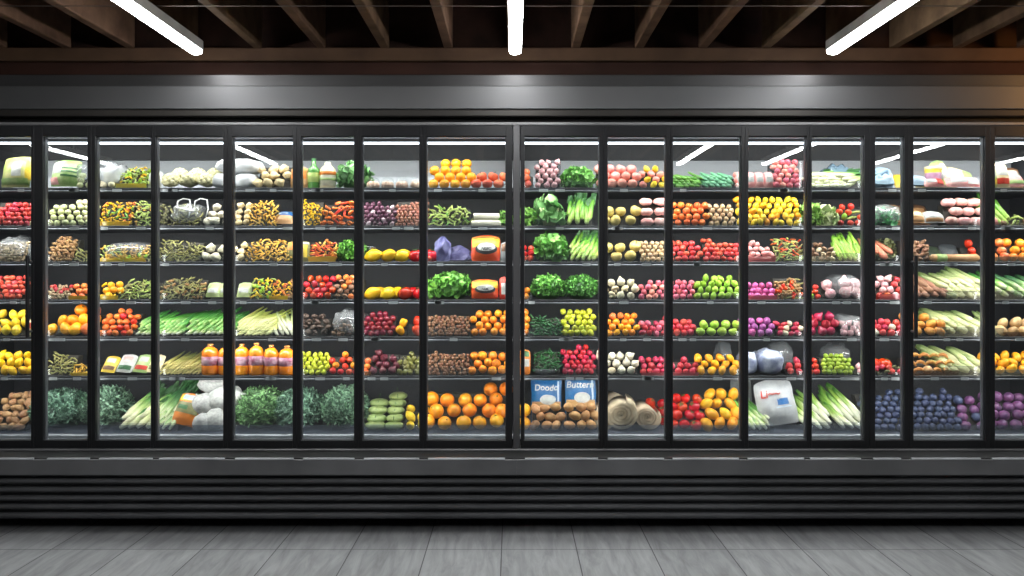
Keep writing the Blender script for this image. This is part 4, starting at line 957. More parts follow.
# ---- sixth door
def bottle(px, r, h, prof, m, label, capm, lab=None, extra=()):
    R, H = r * U, h * U; t = empty('drink_bottle', (X(px, YF + .03), YF + .05, SZ[0] + .001))
    MB().lathe([(R * a, H * b) for a, b in prof], 20).obj('bottle_body', m, t, smooth=True)
    if lab: MB().lathe([(R * .99, H * lab[0]), (R * 1.02, H * (lab[0] + .01)), (R * 1.02, H * lab[1]), (R * .99, H * (lab[1] + .01))], 20).obj('label_band', lab[2], t, smooth=True)
    for a, b, c, d, mm in extra: MB().lathe([(R * .99, H * a), (R * c, H * (a + .01)), (R * d, H * b), (R * .9, H * (b + .01))], 20).obj('printed_band', mm, t, smooth=True)
    ct = prof[-1][1]
    MB().lathe([(R * .1, H * (ct - .05)), (R * .36, H * (ct - .05)), (R * .36, H), (R * .1, H)], 14).obj('bottle_cap', capm, t)
    tag(t, label, 'bottle'); return t
gb = mat('green_bottle', (92, 150, 66), (70, 128, 52), rough=.15, scale=4, var=0, coat=.5)
bottle(313, 6.2, 31.5, [(.3, 0), (.95, .003), (1, .04), (1, .58), (.9, .66), (.5, .74), (.36, .8), (.34, .96)], gb, 'green glass bottle with pale green label, top shelf, sixth door', dgreen, (.22, .52, pm_('lime_label', (190, 214, 120))), ())
bottle(327, 8, 28, [(.3, 0), (.96, .003), (1, .05), (1, .66), (.85, .76), (.55, .84), (.4, .88), (.38, .95)], cream, 'cream bottle with orange fruit label and white cap, top shelf, sixth door', white_b, (.12, .66, pm_('cream_label', (240, 234, 206))), ((.5, .64, 1.03, 1.03, org), (.3, .4, 1.03, 1.03, green_b)))
bottle(320.5, 3.4, 29.5, [(.3, 0), (.95, .003), (1, .05), (1, .6), (.6, .75), (.4, .82), (.38, .95)], gb, 'slim green bottle half hidden behind the cream bottle', white_b).location.y = YF + .15
leafy(0, 335, 366, 31, 'leafy_greens', 'greens', 'upright blue green leafy bunch', ((128, 178, 112), (74, 130, 70)), leaf=6.5, n=150, depth=.12, frill=.2)
pile(1, 299, 321, 26, 2.6, 'yp', prof='left', words='bright yellow pepper strip'); pile(1, 321, 360, 24, 3.2, 'orng', kinds2=['rochunk'], p2=.3, tr='clear', prof='mound')
pouch(2, 298, 309, 21, 'snack_pack', 'pack', 'small square snack pack with white edge', olive_, t=6, lean=8, patches=[('printed_panel', .2, .8, .2, .8, yel), ('label_band', .1, .9, .86, .95, white_b)], seed=71)
pile(2, 309, 336, 21, 2.5, 'rochunk', words='shredded orange carrot', kinds2=['orng', 'frite'], p2=.6, tr='yellow', fence=8, prof='mound'); leafy(2, 333, 362, 25, 'parsley_bunch', 'parsley', 'bright green curly parsley bunch', ((108, 172, 62), (58, 122, 38)), leaf=4, n=260, frill=.5)
pile(3, 302, 333, 25, 3.6, 'ropep', prof='mound', kinds2=['rtomato', 'redpot'], p2=.4); pile(3, 334, 362, 24, 3.1, 'bmush', words='small brown mushroom', prof='flat', kinds2=['apric'], p2=.35)
pile(4, 298, 328, 23, 3.5, 'dmush', prof='mound', fence=8)
pile(4, 331, 352, 18, 2.6, 'bmush', words='grey brown mushroom', prof='mound', kinds2=['dmush'], p2=.5, fence=9); film_bag(4, 329, 362, 25, 'clear plastic bag leaning over mushrooms', seed=13, amp=.16)
pile(5, 298, 328, 24, 2.8, 'grape'); pile(5, 329, 362, 21, 3.5, 'rtomato', prof='mound', kinds2=['mand'], p2=.55, fence=8, words='orange red tomato', tr='clear')
# ---- seventh door
dome = clear_mat('clear_dome', tint=(248, 250, 250), haze=.03, hazecol=(240, 240, 240), refl=.04, rough=.08)
for k in range(4):
    px = 372 + 14.6 * k; R = 7 * U; t = empty('clamshell_box', (X(px, YF), YF + R, SZ[0] + .001))
    MB().lathe([(R * .2, 0), (R * .9, 0), (R, .012), (R * 1.03, .02), (R * .97, .022)], 20).obj('base', clear, t, smooth=True)
    MB().lathe([(R * 1.03, .021), (R * .99, .03), (R * .92, .048), (R * .7, .06), (R * .3, .065), (R * .02, .066)], 20, 8, .02).obj('lid', dome, t, smooth=True)
    tag(t, f'clear domed clamshell with pink pastries, {ORD[k + 1]} of four, top shelf, seventh door', 'clamshell', 'domed clamshells on the top shelf')
    for j in range(5):
        a = j * 1.257 + .5
        item('pastry', (X(px, YF) + .017 * math.cos(a), YF + R + .017 * math.sin(a) - .002, SZ[0] + .025), .021, f'pale pastry {["at front", "at left", "at rear", "at right", "in the middle"][j]} of the {ORD[k + 1]} clamshell', 'pastries in the clamshells', rnd, sc=(1, 1, .8), name='pastry', tilt=.3)
pile(1, 362, 395, 25, 2.5, 'pbean', prof='left', kinds2=['wbean'], p2=.25); pile(1, 395, 428, 26, 1.9, 'kbean', prof='right', parts=False)
canm = mat('tin_can', (170, 172, 176), rough=.25, metal=.9, var=0)
t = MB().lathe([(.002, 0), (.030, .001), (.032, .004), (.031, .008), (.031, .084), (.032, .088), (.030, .09), (.029, .086), (.002, .086)], 24).obj('tin_can', canm, smooth=True); t.location = (X(371, .25), .25, SZ[2] + .001); tag(t, 'dull metal tin can standing behind the lemons, third shelf', 'can')
for k, (a, kk) in enumerate(((372, 'lemon'), (387.5, 'lemon'), (401.5, 'lemon'), (415, 'tomato'), (431, 'tomato'))):
    item(kk, (X(a, YF), YF + .042, SZ[2] + .038), .0415, f'large {KIND[kk][2]}, {ORD[k + 1]} in a row of five, third shelf', 'large fruit row on the third shelf', rnd, tilt=.5, rot=(rnd.uniform(-.3, .3), 1.3, rnd.uniform(-.4, .4)) if kk == 'lemon' else (-.3, .1, k))
for k, (a, kk) in enumerate(((371, 'lemon'), (387, 'lemon'), (404, 'tomato'), (419, 'tomato'))):
    item(kk, (X(a, YF), YF + .042, SZ[3] + .037), .041, f'large {KIND[kk][2]}, {ORD[k + 1]} in a row of four, fourth shelf', 'large fruit row on the fourth shelf', rnd, rot=(.2, 1.2, k) if kk == 'lemon' else (-.4, .2, k))
for k, (a, kk) in enumerate(((378, 'lemon'), (396, 'lemon'), (412, 'tomato'))):
    item(kk, (X(a, .2), YF + .13, SZ[3] + .037), .039, f'{KIND[kk][2]} behind the front row, {ORD[k + 1]} from left, fourth shelf', 'large fruit row on the fourth shelf', rnd, rot=(.2, 1.2, k) if kk == 'lemon' else (-.4, .2, k))
pile(4, 362, 394, 24, 3.1, 'cherry', prof='mound'); pile(4, 396, 406, 20, 5, 'yopep', tr=None, words='golden pepper'); pile(4, 406, 426, 22, 6, 'ropep', tr='clear', words='red pepper', parts=True)
pile(5, 360, 371, 20, 3.4, 'apric', tr='brown', words='orange brown apricot'); pile(5, 371, 397, 23, 3.9, 'fig', parts=False); pile(5, 397, 426, 22, 2.9, 'olive', kinds2=['dpod'], p2=.25, prof='mound')
pile(6, 364, 402, 36, 8.6, 'squash', tilt=.1, squash=.5, jit=.06, tr='clear', fence=8, ang=50); pile(6, 403, 428, 29, 5.0, 'slemon', tr='clear', fence=8, prof='mound', words='bright yellow lemon')
# ---- eighth door
Rr = 5.3 * U
def stack(s, x0, n, rows, r, kind, words, dx=None, top=None, zs=1.45):
    R = r * U
    for k in range(rows):
        for j in range(n - (0 if k < rows - 1 else top or 0)):
            px = x0 + (dx or 2 * r) * (j + .5 * (k % 2)) + (0 if k < rows - 1 or not top else (dx or 2 * r) * .5)
            item(kind, (X(px, YF), YF + R + k * R * 1.1, SZ[s] + R + k * R * zs), R, f'{words}, {ORD[k + 1]} row up, {ordn(j + 1)} from left, {place(s, px)}', f'{words} stack, {place(s, x0 + 15)}', rnd, tilt=.6)
stack(0, 433, 4, 4, 5.2, 'yorange', 'golden orange', 10.8, 1); stack(0, 476, 3, 2, 5.4, 'rapple', 'red apple', 11.2, 0)
tray(0, 427, 471, 'clear plastic tray under the golden orange stack, top shelf, eighth door', depth=.13, h=6); tray(0, 471.5, 507, 'clear plastic tray under the red apple stack, top shelf, eighth door', depth=.11, h=6)
pile(1, 429, 470, 20, 3.2, 'bean', words='green bean', prof='mound', kinds2=['gpep'], p2=.15)
for k in range(2):
    t = MB().bar(-.08, .08, -.05, .05, 0, .036, .012).obj('white_block', mat('tofu_white', (236, 232, 214), (222, 216, 190), rough=.5, var=.03), smooth=False); t.location = (X(486, YF), YF + .06 + .012 * k, SZ[1] + .001 + .038 * k); t.rotation_euler = (0, 0, .05 * k); t.scale = (1 - .12 * k, 1, 1)
    tag(t, f'white pressed block, {["lower", "upper"][k]} of the two beside the green beans', 'block')
leafy(1, 500, 512, 18, 'leafy_greens', 'greens', 'small green leafy tuft at the tray end', ((132, 182, 84), (80, 136, 52)), leaf=4, n=60, depth=.07)
pile(2, 424, 434, 15, 3.6, 'rtomato', tr='clear', words='red tomato')
lil = mat('lilac_fabric', (98, 96, 142), (70, 68, 110), rough=.5, scale=9, var=.04)
for k, (a, b, hh, yw, ln, w) in enumerate(((434, 452, 27, 10, 18, 'left pointed'), (444, 468, 20, -8, 40, 'middle'), (452, 472, 17, -20, 55, 'right flat'))):
    pouch(2, a, b, hh, 'lilac_bag', 'bag', f'crumpled lilac bag, {w} one', lil, t=6, lean=ln, yaw=yw, seed=80 + k, wr=.7, rnd_=1.6, squareness=.7, dy=.02 * k)
noodle_red = pm_('noodle_red', (214, 62, 34), c2=(226, 96, 40)); noodle_y = pm_('noodle_yellow', (226, 200, 50), c2=(206, 170, 40)); 
def noodle(s, x0, x1, h, label, sd):
    return pouch(s, x0, x1, h, 'noodle_pack', 'pack', label, noodle_red, t=9, lean=16, seed=sd, wr=.1, patches=[('printed_panel', .03, .97, .5, .97, noodle_y), ('printed_band', .05, .95, .86, .97, brown_), ('dark_oval', .14, .9, .22, .66, dark_), ('label_oval', .2, .84, .34, .66, white_b)], text='NUIC', textm=dark_, tsize=.16, tpos=(.52, .42))
noodle(2, 470, 501, 27, 'red and yellow noodle pack with white oval label, taller one', 91); noodle(3, 470, 499, 20, 'red and yellow noodle pack with white oval label, shorter one', 92)
pouch(2, 500, 511, 20, 'snack_pack', 'pack', 'narrow white pack beside the tall noodle pack', grey_, t=6, lean=12, patches=[('printed_panel', .1, .9, .5, .95, brown_)], seed=93); pouch(3, 499, 510, 23, 'snack_pack', 'pack', 'narrow red pack beside the short noodle pack', red_, t=7, lean=10, patches=[('label_panel', .2, .8, .2, .7, white_b)], seed=94)
leafy(3, 424, 473, 29, 'basil_bunch', 'basil', 'wide bright green basil heap', ((122, 184, 74), (64, 130, 42)), leaf=5.2, n=240, frill=.15, depth=.13, narrow=.9)
pile(4, 427, 469, 22, 1.85, 'nut', parts=False, fence=9, jit=.75); pile(5, 427, 469, 23, 1.85, 'nut', parts=False, fence=9, jit=.75)
pile(4, 471, 510, 26, 4.1, 'mand', prof='flat', parts=False); pile(5, 470, 510, 26, 4.5, 'mand', prof='right', words='plump mandarin')
pile(6, 424, 509, 44, 7.4, 'orange', tr=None, jit=.35, kinds2=['yorange'], p2=.35, ang=46, parts=True)
# ---- ninth door
pile(0, 520, 534, 19, 4.4, 'rapple', tr='clear', words='pinkish red apple'); pile(0, 536, 560, 29, 3.2, 'pgarlic', tr='clear', ang=75, fence=26, words='purple shallot'); leafy(0, 561, 597, 25, 'basil_bunch', 'basil', 'rounded bright green basil bunch', ((136, 196, 98), (80, 148, 64)), leaf=4.6, n=230, frill=.2, tr=True, narrow=.9)
leafy(1, 519, 535, 22, 'leafy_greens', 'greens', 'small fresh green leafy tuft beside the joining post', ((134, 184, 84), (86, 142, 56)), leaf=5, n=70, depth=.09)
pal = mat('pale_green_stalk', (214, 226, 178), (188, 208, 140), rough=.4, var=0)
leafy(1, 535, 564, 29, 'fennel_bunch', 'fennel', 'green fennel bunch with broad pale stalks', ((152, 200, 128), (104, 164, 94)), leaf=9, n=60, depth=.1, frill=.1, stem=(pal, 7), tr=True, narrow=.9, z0add=.004)
cel = mat('celery_stalk', (1, 1, 1), stops=[(0, (222, 230, 170)), (.14, (168, 200, 90)), (.6, (104, 158, 54)), (1, (66, 122, 42))], scale=16, rough=.35, var=.22)
bundle(1, 566, 594, 28, 3.0, 'celery_stalk', 'celery', 'upright green celery stalk', cel, lean=.12, layers=2, beta=66, n=6, Lmul=.75, taper=.7, leaves=leafb)
pile(2, 520, 534, 18, 3.4, 'rtomato', words='red plum tomato', tr='clear'); leafy(2, 534, 570, 31, 'spinach_bunch', 'spinach', 'dark green broad spinach bunch', ((126, 184, 88), (70, 134, 54)), leaf=6, n=200, frill=.2, tr=True, narrow=.95)
bundle(2, 570, 600, 28, 2.4, 'celery_stalk', 'celery', 'slim green celery stalk fanning right', cel, lean=.45, layers=3, beta=55, n=6, Lmul=.7, taper=.6, leaves=leafb)
pile(3, 520, 532, 13, 3.4, 'lime', tr='clear', kinds2=['mand'], p2=.3, words='yellow lime'); leafy(3, 531, 567, 28, 'parsley_bunch', 'parsley', 'wide green curly parsley heap', ((120, 186, 80), (66, 134, 48)), leaf=3.8, n=330, frill=.5, depth=.14); leafy(3, 564, 602, 28, 'cilantro_bunch', 'cilantro', 'mid green fine cilantro heap', ((104, 168, 74), (56, 120, 44)), leaf=3.2, n=360, frill=.5, depth=.14)
pile(4, 520, 531, 24, 4.2, 'mand', tr='clear', words='orange mandarin'); pile(4, 532, 562, 22, 2.9, 'cuc', prof='left', fence=9); pile(4, 563, 596, 28, 3.4, 'ypep', fence=11, parts=False)
pouch(5, 519, 531, 25, 'snack_pack', 'pack', 'orange and white pack beside the chilli bowl', org, t=7, lean=12, patches=[('label_panel', .1, .9, .3, .6, white_b), ('printed_panel', .1, .9, .7, .95, dgreen)], seed=101)
bw = MB().lathe([(.02, 0), (.060, .002), (.074, .02), (.079, .034), (.0775, .034), (.072, .02), (.058, .005), (.02, .004)], 28).obj('clear_bowl', clear_mat('bowl_clear', haze=.3, hazecol=(150, 156, 160), refl=.08), smooth=True); bw.location = (X(547, YF), YF + .08, SZ[5] + .001); tag(bw, 'round clear bowl heaped with dark green chillies, sixth shelf', 'bowl')
pile(5, 534, 561, 27, 2.8, 'jal', prof='mound', tr=None, z0add=.012, kinds2=['cuc'], p2=.25, y0=YF + .02); pile(5, 563, 596, 29, 3.1, 'bcherry', fence=8)
pile(6, 520, 530, 32, 7.2, 'yorange', tr=None, words='golden orange behind the post', ang=60)
bluep = pm_('crisp_blue', (22, 98, 152), c2=(16, 84, 138), rough=.3); potp = mat('printed_potatoes', (218, 174, 120), (176, 128, 80), rough=.4, scale=18, var=0, sharp=.3)
for k, (a, b, hh, tx, lb, sd) in enumerate(((531, 564, 52, 'Doodo', 'blue potato bag lettered in white, lower left one', 111), (566, 599, 56, 'Buttern', 'blue potato bag lettered in white, taller right one', 112))):
    pouch(6, a, b, hh, 'potato_bag', 'bag', lb, bluep, t=9, lean=10, roll=0, seed=sd, wr=.05, seal=.04, squareness=.6, text=tx, textm=white_b, tsize=.17, tpos=(.48, .77), rnd_=.05, dy=.07, patches=[('window_panel', .03, .97, .03, .5, potp), ('label_oval', .28, .8, .44, .64, white_b), ('printed_band', .85, .91, .5, .9, lblue)])
pile(6, 532, 564, 27, 5.0, 'potato', tr=None, ang=74, jit=.25, words='tan potato', kinds2=['wnut'], p2=.15); pile(6, 567, 599, 28, 5.2, 'potato', tr=None, ang=74, jit=.25, words='tan brown potato')
# ---- tenth door
pile(0, 598, 641, 20, 5.2, 'papple', tr='clear', ang=72, jit=.08, words='pink peach'); pile(0, 642, 669, 19, 3.8, 'papple', tr='clear', kinds2=['slemon'], p2=.5, words='pink yellow peach', ang=70)
pile(1, 600, 640, 22, 5.8, 'yapple', prof='mound'); pile(1, 641, 669, 27, 5.2, 'meat', ang=72, jit=.08, sp=1.3, squash=.9, rot=lambda r: (r.uniform(0, 6), r.uniform(-.05, .05), r.uniform(-.15, .15)), tr='clear', words='pink rolled meat')
pile(2, 600, 640, 22, 5.8, 'yapple', prof='mound', words='yellow cream apple'); pile(2, 641, 669, 22, 2.6, 'cnut', jit=.25)
pile(3, 600, 638, 21, 4.2, 'wonion', kinds2=['mush'], p2=.35, words='cream white onion', parts=False); pile(3, 640, 669, 18, 3.0, 'radish', kinds2=['papple'], p2=.2)
pile(4, 600, 639, 24, 3.6, 'apric', words='golden apricot', kinds2=['mand', 'yopep'], p2=.75, parts=False); pile(4, 641, 669, 19, 3.2, 'radish', kinds2=['redpot'], p2=.5, words='rosy radish')
pile(5, 600, 639, 24, 4.4, 'garlic', prof='mound', kinds2=['mush'], p2=.3); pile(5, 641, 669, 17, 3.5, 'redpot', tr='pink', fence=5)
rollm = mat('rolled_flatbread', (206, 190, 162), (174, 154, 124), rough=.6, scale=10, var=.05)
def wrap(px, py, r, dy, label, L=.22, seed=0):
    m = MB(); y = YF + dy; R = r * (D + y) / F; turns = 4.2; n = 110; th = R * .5 / turns
    for (rad, ya, yb) in (('s', 0, L),):
        v = []
        for i in range(n + 1):
            a = 2 * PI * turns * i / n; rr = R * (.1 + .9 * i / n) * (1 + .03 * math.sin(a * 1.7 + seed))
            for (yy, ro) in ((0.02 * (1 - i / n) + .004 * math.sin(a * 2), -th * 1.55), (0, 0), (L, 0), (L, -th * 1.55)):
                v.append(((rr + ro) * math.cos(a), yy, (rr + ro) * math.sin(a) * .9))
        f = [(i * 4 + j, i * 4 + (j + 1), (i + 1) * 4 + j + 1, (i + 1) * 4 + j) for i in range(n) for j in range(3)]
        m.add(v, f)
    o = m.obj('rolled_flatbread', rollm, smooth=True); o.location = (X(px, y), y, SZ[6] + R * .9 + .004 + (Z(py, y) - SZ[6] - R * .9 if py else 0)); o.rotation_euler = (0, seed * .7, .12 * (seed - 1))
    tag(o, label, 'flatbread roll', 'rolled flatbreads on the bottom deck'); return o
wrap(621, None, 17.5, .02, 'big beige flatbread roll with spiral end, left one, tenth door', seed=0); wrap(648, None, 14, .03, 'smaller beige flatbread roll with spiral end, right of the big roll', seed=1)
wrap(604, None, 12, .05, 'beige flatbread roll half hidden by the ninth door stile', seed=2); wrap(617, 404, 11, .28, 'beige flatbread roll lying behind the big roll', .12, seed=3)
pile(6, 653, 675, 36, 5.5, 'tomato', tr=None, ang=52, words='red tomato behind the rolls', jit=.25, y0=YF + .13)
# ---- eleventh door
bundle(0, 669, 704, 15, 2.2, 'green_pepper', 'pepper', 'slim green pepper', mat('green_pepper_flesh', (112, 172, 66), (70, 128, 44), rough=.3, var=.22), lean=-.9, beta=26, taper=.5, Lmul=.62, fence=5)
bundle(0, 704, 736, 16, 2.4, 'blue_green_pod', 'pod', 'blue green pod', mat('blue_green_flesh', (126, 190, 148), (84, 150, 108), rough=.35, var=.2), lean=-.8, beta=30, taper=.6, Lmul=.62, fence=5); pile(0, 735, 744, 16, 3.6, 'papple', words='small pink peach')
pile(1, 669, 709, 25, 3.6, 'otomato', kinds2=['apric'], p2=.3); pile(1, 710, 736, 22, 2.7, 'cnut', words='cream brown almond', jit=.25); 
pile(2, 669, 704, 22, 3.3, 'ctomato', prof='mound'); pile(2, 705, 741, 22, 3.0, 'ctomato', prof='left', words='coral pink tomato')
pile(3, 669, 695, 19, 3.0, 'radish', words='small pink radish'); pile(3, 696, 742, 24, 3.7, 'lime', prof='mound', kinds2=['gapple'], p2=.3, parts=False)
pile(4, 669, 697, 17, 3.5, 'rradish', words='bright red radish'); pile(4, 698, 742, 17, 4.6, 'gapple', tr='clear', jit=.08)
pile(5, 669, 698, 16, 3.5, 'redpot', tr='pink', words='rosy red potato', kinds2=['rradish'], p2=.5); pile(5, 699, 742, 20, 4.5, 'mango', tr='clear', jit=.1, words='small golden mango', ang=38)
film_bag(5, 728, 744, 30, 'dark clear plastic bag behind the mangoes', seed=15, depth=.07, y0=YF + .2)
pile(6, 672, 706, 41, 5.7, 'tomato', tr=None, ang=46, jit=.25); pile(6, 706, 744, 42, 6.4, 'mango', tr=None, ang=46, jit=.2, words='golden yellow mango', prof='flat', kinds2=['lemon'], p2=.2)
# ---- twelfth door
for k in range(4):
    pouch(0, 737 + 9.5 * k, 747.5 + 9.5 * k, 17, 'meat_pack', 'meat', f'pink meat pack upright in the row, {ORD[k + 1]} from left', pink_, t=9, lean=14, seed=120 + k, wr=.05, patches=[('label_panel', .15, .85, .3, .6, white_b)])
pile(0, 776, 803, 29, 3.3, 'papple', ang=74, fence=27, words='pink white berry', kinds2=['radish'], p2=.35, parts=False)
pile(1, 739, 803, 28, 3.6, 'slemon', parts=False, words='small golden lemon', fence=9, kinds2=['mango'], p2=.2)
pile(2, 743, 775, 21, 3.2, 'pmeat', words='pink meat piece', tr='pink', prof='left', fence=9, kinds2=['meat'], p2=.5); pile(2, 776, 804, 24, 2.7, 'obean', words='mixed green bean', kinds2=['bean', 'rochunk'], p2=.55)
pile(3, 743, 776, 17, 3.4, 'mradish', tr='pink', fence=7); pile(3, 777, 804, 23, 3.0, 'ginger', kinds2=['ropep', 'obean'], p2=.4, words='brown knobbly ginger', prof='right', parts=False)
pile(4, 743, 777, 20, 3.7, 'pradish', kinds2=['mradish'], p2=.3, prof='left'); pile(4, 778, 804, 16, 3.0, 'redpot', words='red white potato', kinds2=['wonion'], p2=.3, prof='flat', parts=False)
netm = pm_('net_blue_grey', (116, 124, 156), c2=(186, 192, 208), rough=.5)
for k, (a, b, hh, w) in enumerate(((743, 760, 24, 'left narrow'), (760, 786, 27, 'right wide'))):
    film_bag(5, a, b, hh - 2, f'blue grey net bag bulging, {w} one', name='net_bag', m=netm, seed=130 + k, amp=.14, depth=.1)
pile(5, 787, 804, 15, 3.4, 'rradish', words='red round radish', kinds2=['redpot'], p2=.3); film_bag(5, 783, 806, 30, 'dim clear plastic bag behind red radishes', seed=16, depth=.08, y0=YF + .16)
bundle(6, 741, 773, 36, 2.6, 'green_onion', 'green onion', 'green onion slanting right', green_leek, lean=-.6, layers=3, beta=38, n=8, fence=9, bulb=1.0)
wb = pm_('big_white', (182, 184, 185), c2=(162, 164, 167), rough=.4)
o = pouch(6, 764, 806, 46, 'carrier_bag', 'bag', 'big white plastic bag with red script and blue mark', wb, t=14, lean=14, roll=-8, seed=141, wr=.16, dy=.03, patches=[('blue_mark', .5, .78, .42, .56, blue_), ('label_band', .45, .85, .36, .39, lblue)], text='Li~~', textm=red_, tsize=.24, tpos=(.34, .68))
pouch(6, 748, 772, 48, 'folded_bag', 'bag', 'dull grey bag behind the green onions', grey_, t=8, lean=10, seed=142, dy=.3)
# ---- thirteenth door
bundle(0, 806, 864, 16, 3.0, 'leek', 'leek', 'long green leek lying flat', leek, lean=1.6, layers=2, beta=14, n=8, leaves=leafb, Lmul=1.6)
film_bag(0, 838, 866, 28, 'blue tinted plastic bag behind the leeks', seed=17, m=clear_mat('blue_film', tint=(200, 214, 226), haze=.4, hazecol=(150, 180, 200), refl=.07, rough=.2), depth=.09, y0=YF + .14)
leafy(1, 806, 823, 26, 'lettuce', 'lettuce', 'leafy green lettuce head, left one', ((150, 188, 92), (98, 148, 56)), leaf=6, n=90, depth=.09, tr=None, narrow=.9); leafy(1, 820, 840, 22, 'lettuce', 'lettuce', 'pale green round lettuce head', ((190, 206, 150), (146, 176, 100)), leaf=6, n=110, depth=.09, narrow=1.0, curl=1.2)
pile(1, 840, 866, 22, 3.4, 'rtomato', words='red green tomato', kinds2=['lime', 'bean'], p2=.45, prof='left')
pile(2, 808, 838, 19, 3.0, 'bmush', words='light brown mushroom', kinds2=['mush'], p2=.45, prof='left', tr='cream', fence=8)
aspg = mat('green_asparagus', (1, 1, 1), stops=[(0, (204, 214, 130)), (.2, (150, 184, 60)), (.8, (112, 156, 44)), (1, (70, 112, 40))], scale=30, rough=.4, var=.1)
bundle(2, 839, 866, 28, 2.2, 'asparagus_spear', 'asparagus', 'bright green asparagus spear', aspg, lean=-.3, layers=3, Lmul=.7, beta=60, n=8, taper=.8, tr='cream', fence=9)
pile(3, 808, 822, 14, 3.0, 'rtomato', kinds2=['lime'], p2=.4, words='red speckled tomato'); pile(3, 823, 841, 18, 5.4, 'pgarlic', tr='clear', prof='flat'); pile(3, 842, 866, 21, 6.0, 'pgarlic', tr='clear', words='large pink garlic head')
film_bag(3, 836, 866, 25, 'clear plastic bag over large pink garlic', seed=18, amp=.06)
pile(4, 809, 842, 25, 4.7, 'onion', prof='mound', tr='clear'); pile(4, 843, 866, 15, 3.2, 'pgarlic', words='small pink garlic', tr='clear'); film_bag(4, 841, 867, 21, 'clear plastic bag over small pink garlic', seed=19)
pile(5, 808, 823, 16, 3.4, 'rtomato', words='ripe red tomato', tr='clear'); pile(5, 824, 855, 22, 2.6, 'pea', prof='mound', tr='clear', fence=7); film_bag(5, 840, 866, 27, 'dim clear plastic bag behind the green peas', seed=20, depth=.08, y0=YF + .17); pile(5, 856, 866, 10, 3.2, 'pgarlic', words='pale pink garlic')
bundle(6, 806, 836, 43, 3.2, 'leek', 'leek', 'white footed green leek', mat('white_leek', (1, 1, 1), stops=[(0, (238, 238, 220)), (.3, (222, 226, 186)), (.48, (150, 184, 70)), (1, (60, 116, 40))], scale=16, rough=.35, var=.22), lean=-.62, layers=3, beta=42, n=6, fence=10, taper=.8)
bundle(6, 837, 869, 43, 3.2, 'leek', 'leek', 'thick green leek slanting left', MATS['white_leek'], lean=-.58, layers=3, beta=44, n=6, fence=10, taper=.8)
# ---- fourteenth door
blc = mat('pale_blue_cloth', (178, 200, 216), (140, 168, 190), rough=.5, scale=9, var=.03)
for k, (a, b, hh, ln, w) in enumerate(((869, 890, 24, 24, 'left'), (884, 907, 25, 20, 'right'), (874, 900, 13, 60, 'front low'))):
    pouch(0, a, b, hh, 'ice_bag', 'bag', f'crumpled pale blue bag, {w} one', blc, t=12, lean=ln, seed=150 + k, wr=.6, rnd_=1.3, dy=.09 if k < 2 else 0)
leafy(1, 868, 906, 21, 'leafy_greens', 'greens', 'bagged bright green leafy heap', ((84, 168, 104), (44, 116, 68)), leaf=4.2, n=220, frill=.3, depth=.12); film_bag(1, 868, 906, 23, 'clear plastic bag over bright green leaves', seed=21)
bundle(2, 869, 899, 24, 4.0, 'carrot', 'carrot', 'pale orange thick carrot', mat('carrot_skin', (226, 152, 118), (204, 120, 88), rough=.5, scale=8, var=.08), lean=-.4, layers=2, beta=40, n=4, taper=.45)
leafy(2, 889, 912, 27, 'herb_bunch', 'herbs', 'olive green leafy bunch behind the carrots', ((158, 160, 110), (104, 112, 68)), leaf=4.5, n=120, depth=.08, y0=YF + .12)
pile(3, 869, 878, 18, 4, 'pgarlic', tr=None, words='greyish pink garlic'); pile(3, 879, 905, 23, 3.6, 'pgarlic', words='pink white garlic', kinds2=['rradish', 'apric'], p2=.4, tr='pink', fence=9)
pile(4, 868, 905, 18, 3.5, 'rradish', words='dark red radish', kinds2=['garlic', 'redpot'], p2=.5, tr='clear'); 
for k, (a, r, w) in enumerate(((878, 7.5, 'left'), (890, 7, 'right'))):
    item('tomato', (X(a, YF), YF + .06, SZ[5] + .058), r * U, f'large red pepper like tomato, {w} one of the pair, sixth shelf', 'pair of large tomatoes', rnd, tilt=.4)
pile(5, 868, 905, 11, 3.0, 'rradish', words='small red radish', kinds2=['garlic', 'dpod'], p2=.55, tr='clear', y0=YF)
pile(6, 867, 908, 40, 3.7, 'blueb', tr=None, ang=47, jit=.25, parts=False)
# ---- fifteenth door
pouch(0, 909, 934, 17, 'ice_bag', 'bag', 'flat pale blue bag lying before the yellow jar', blc, t=10, lean=55, seed=160); pouch(0, 908, 926, 22, 'snack_pack', 'pack', 'yellow pack behind the flat blue bag', yel, t=6, lean=40, seed=161, dy=.12)
R = 8 * U; t = empty('food_tub', (X(933, .2), .2, SZ[0] + .03))
MB().lathe([(R * .2, 0), (R * .88, .001), (R * 1.0, .088), (R * .98, .09), (R * .2, .09)], 22).obj('tub_body', yel, t, smooth=True); MB().lathe([(R * .2, .088), (R * 1.05, .089), (R * 1.05, .1), (R * .95, .104), (R * .1, .104)], 22).obj('lid', cream, t)
MB().lathe([(R * .92, .02), (R * .935, .022), (R * .985, .066), (R * .97, .068)], 22).obj('label_band', pm_('mauve', (196, 150, 180)), t, smooth=True)
tag(t, 'yellow food tub with cream lid and mauve label band, top shelf', 'tub')
bx = MB().bar(-.09, .09, -.05, .05, 0, .028, .004).obj('carton', cream); bx.location = (X(936, .2), .2, SZ[0] + .001); tag(bx, 'low cream carton under the yellow food tub', 'carton')
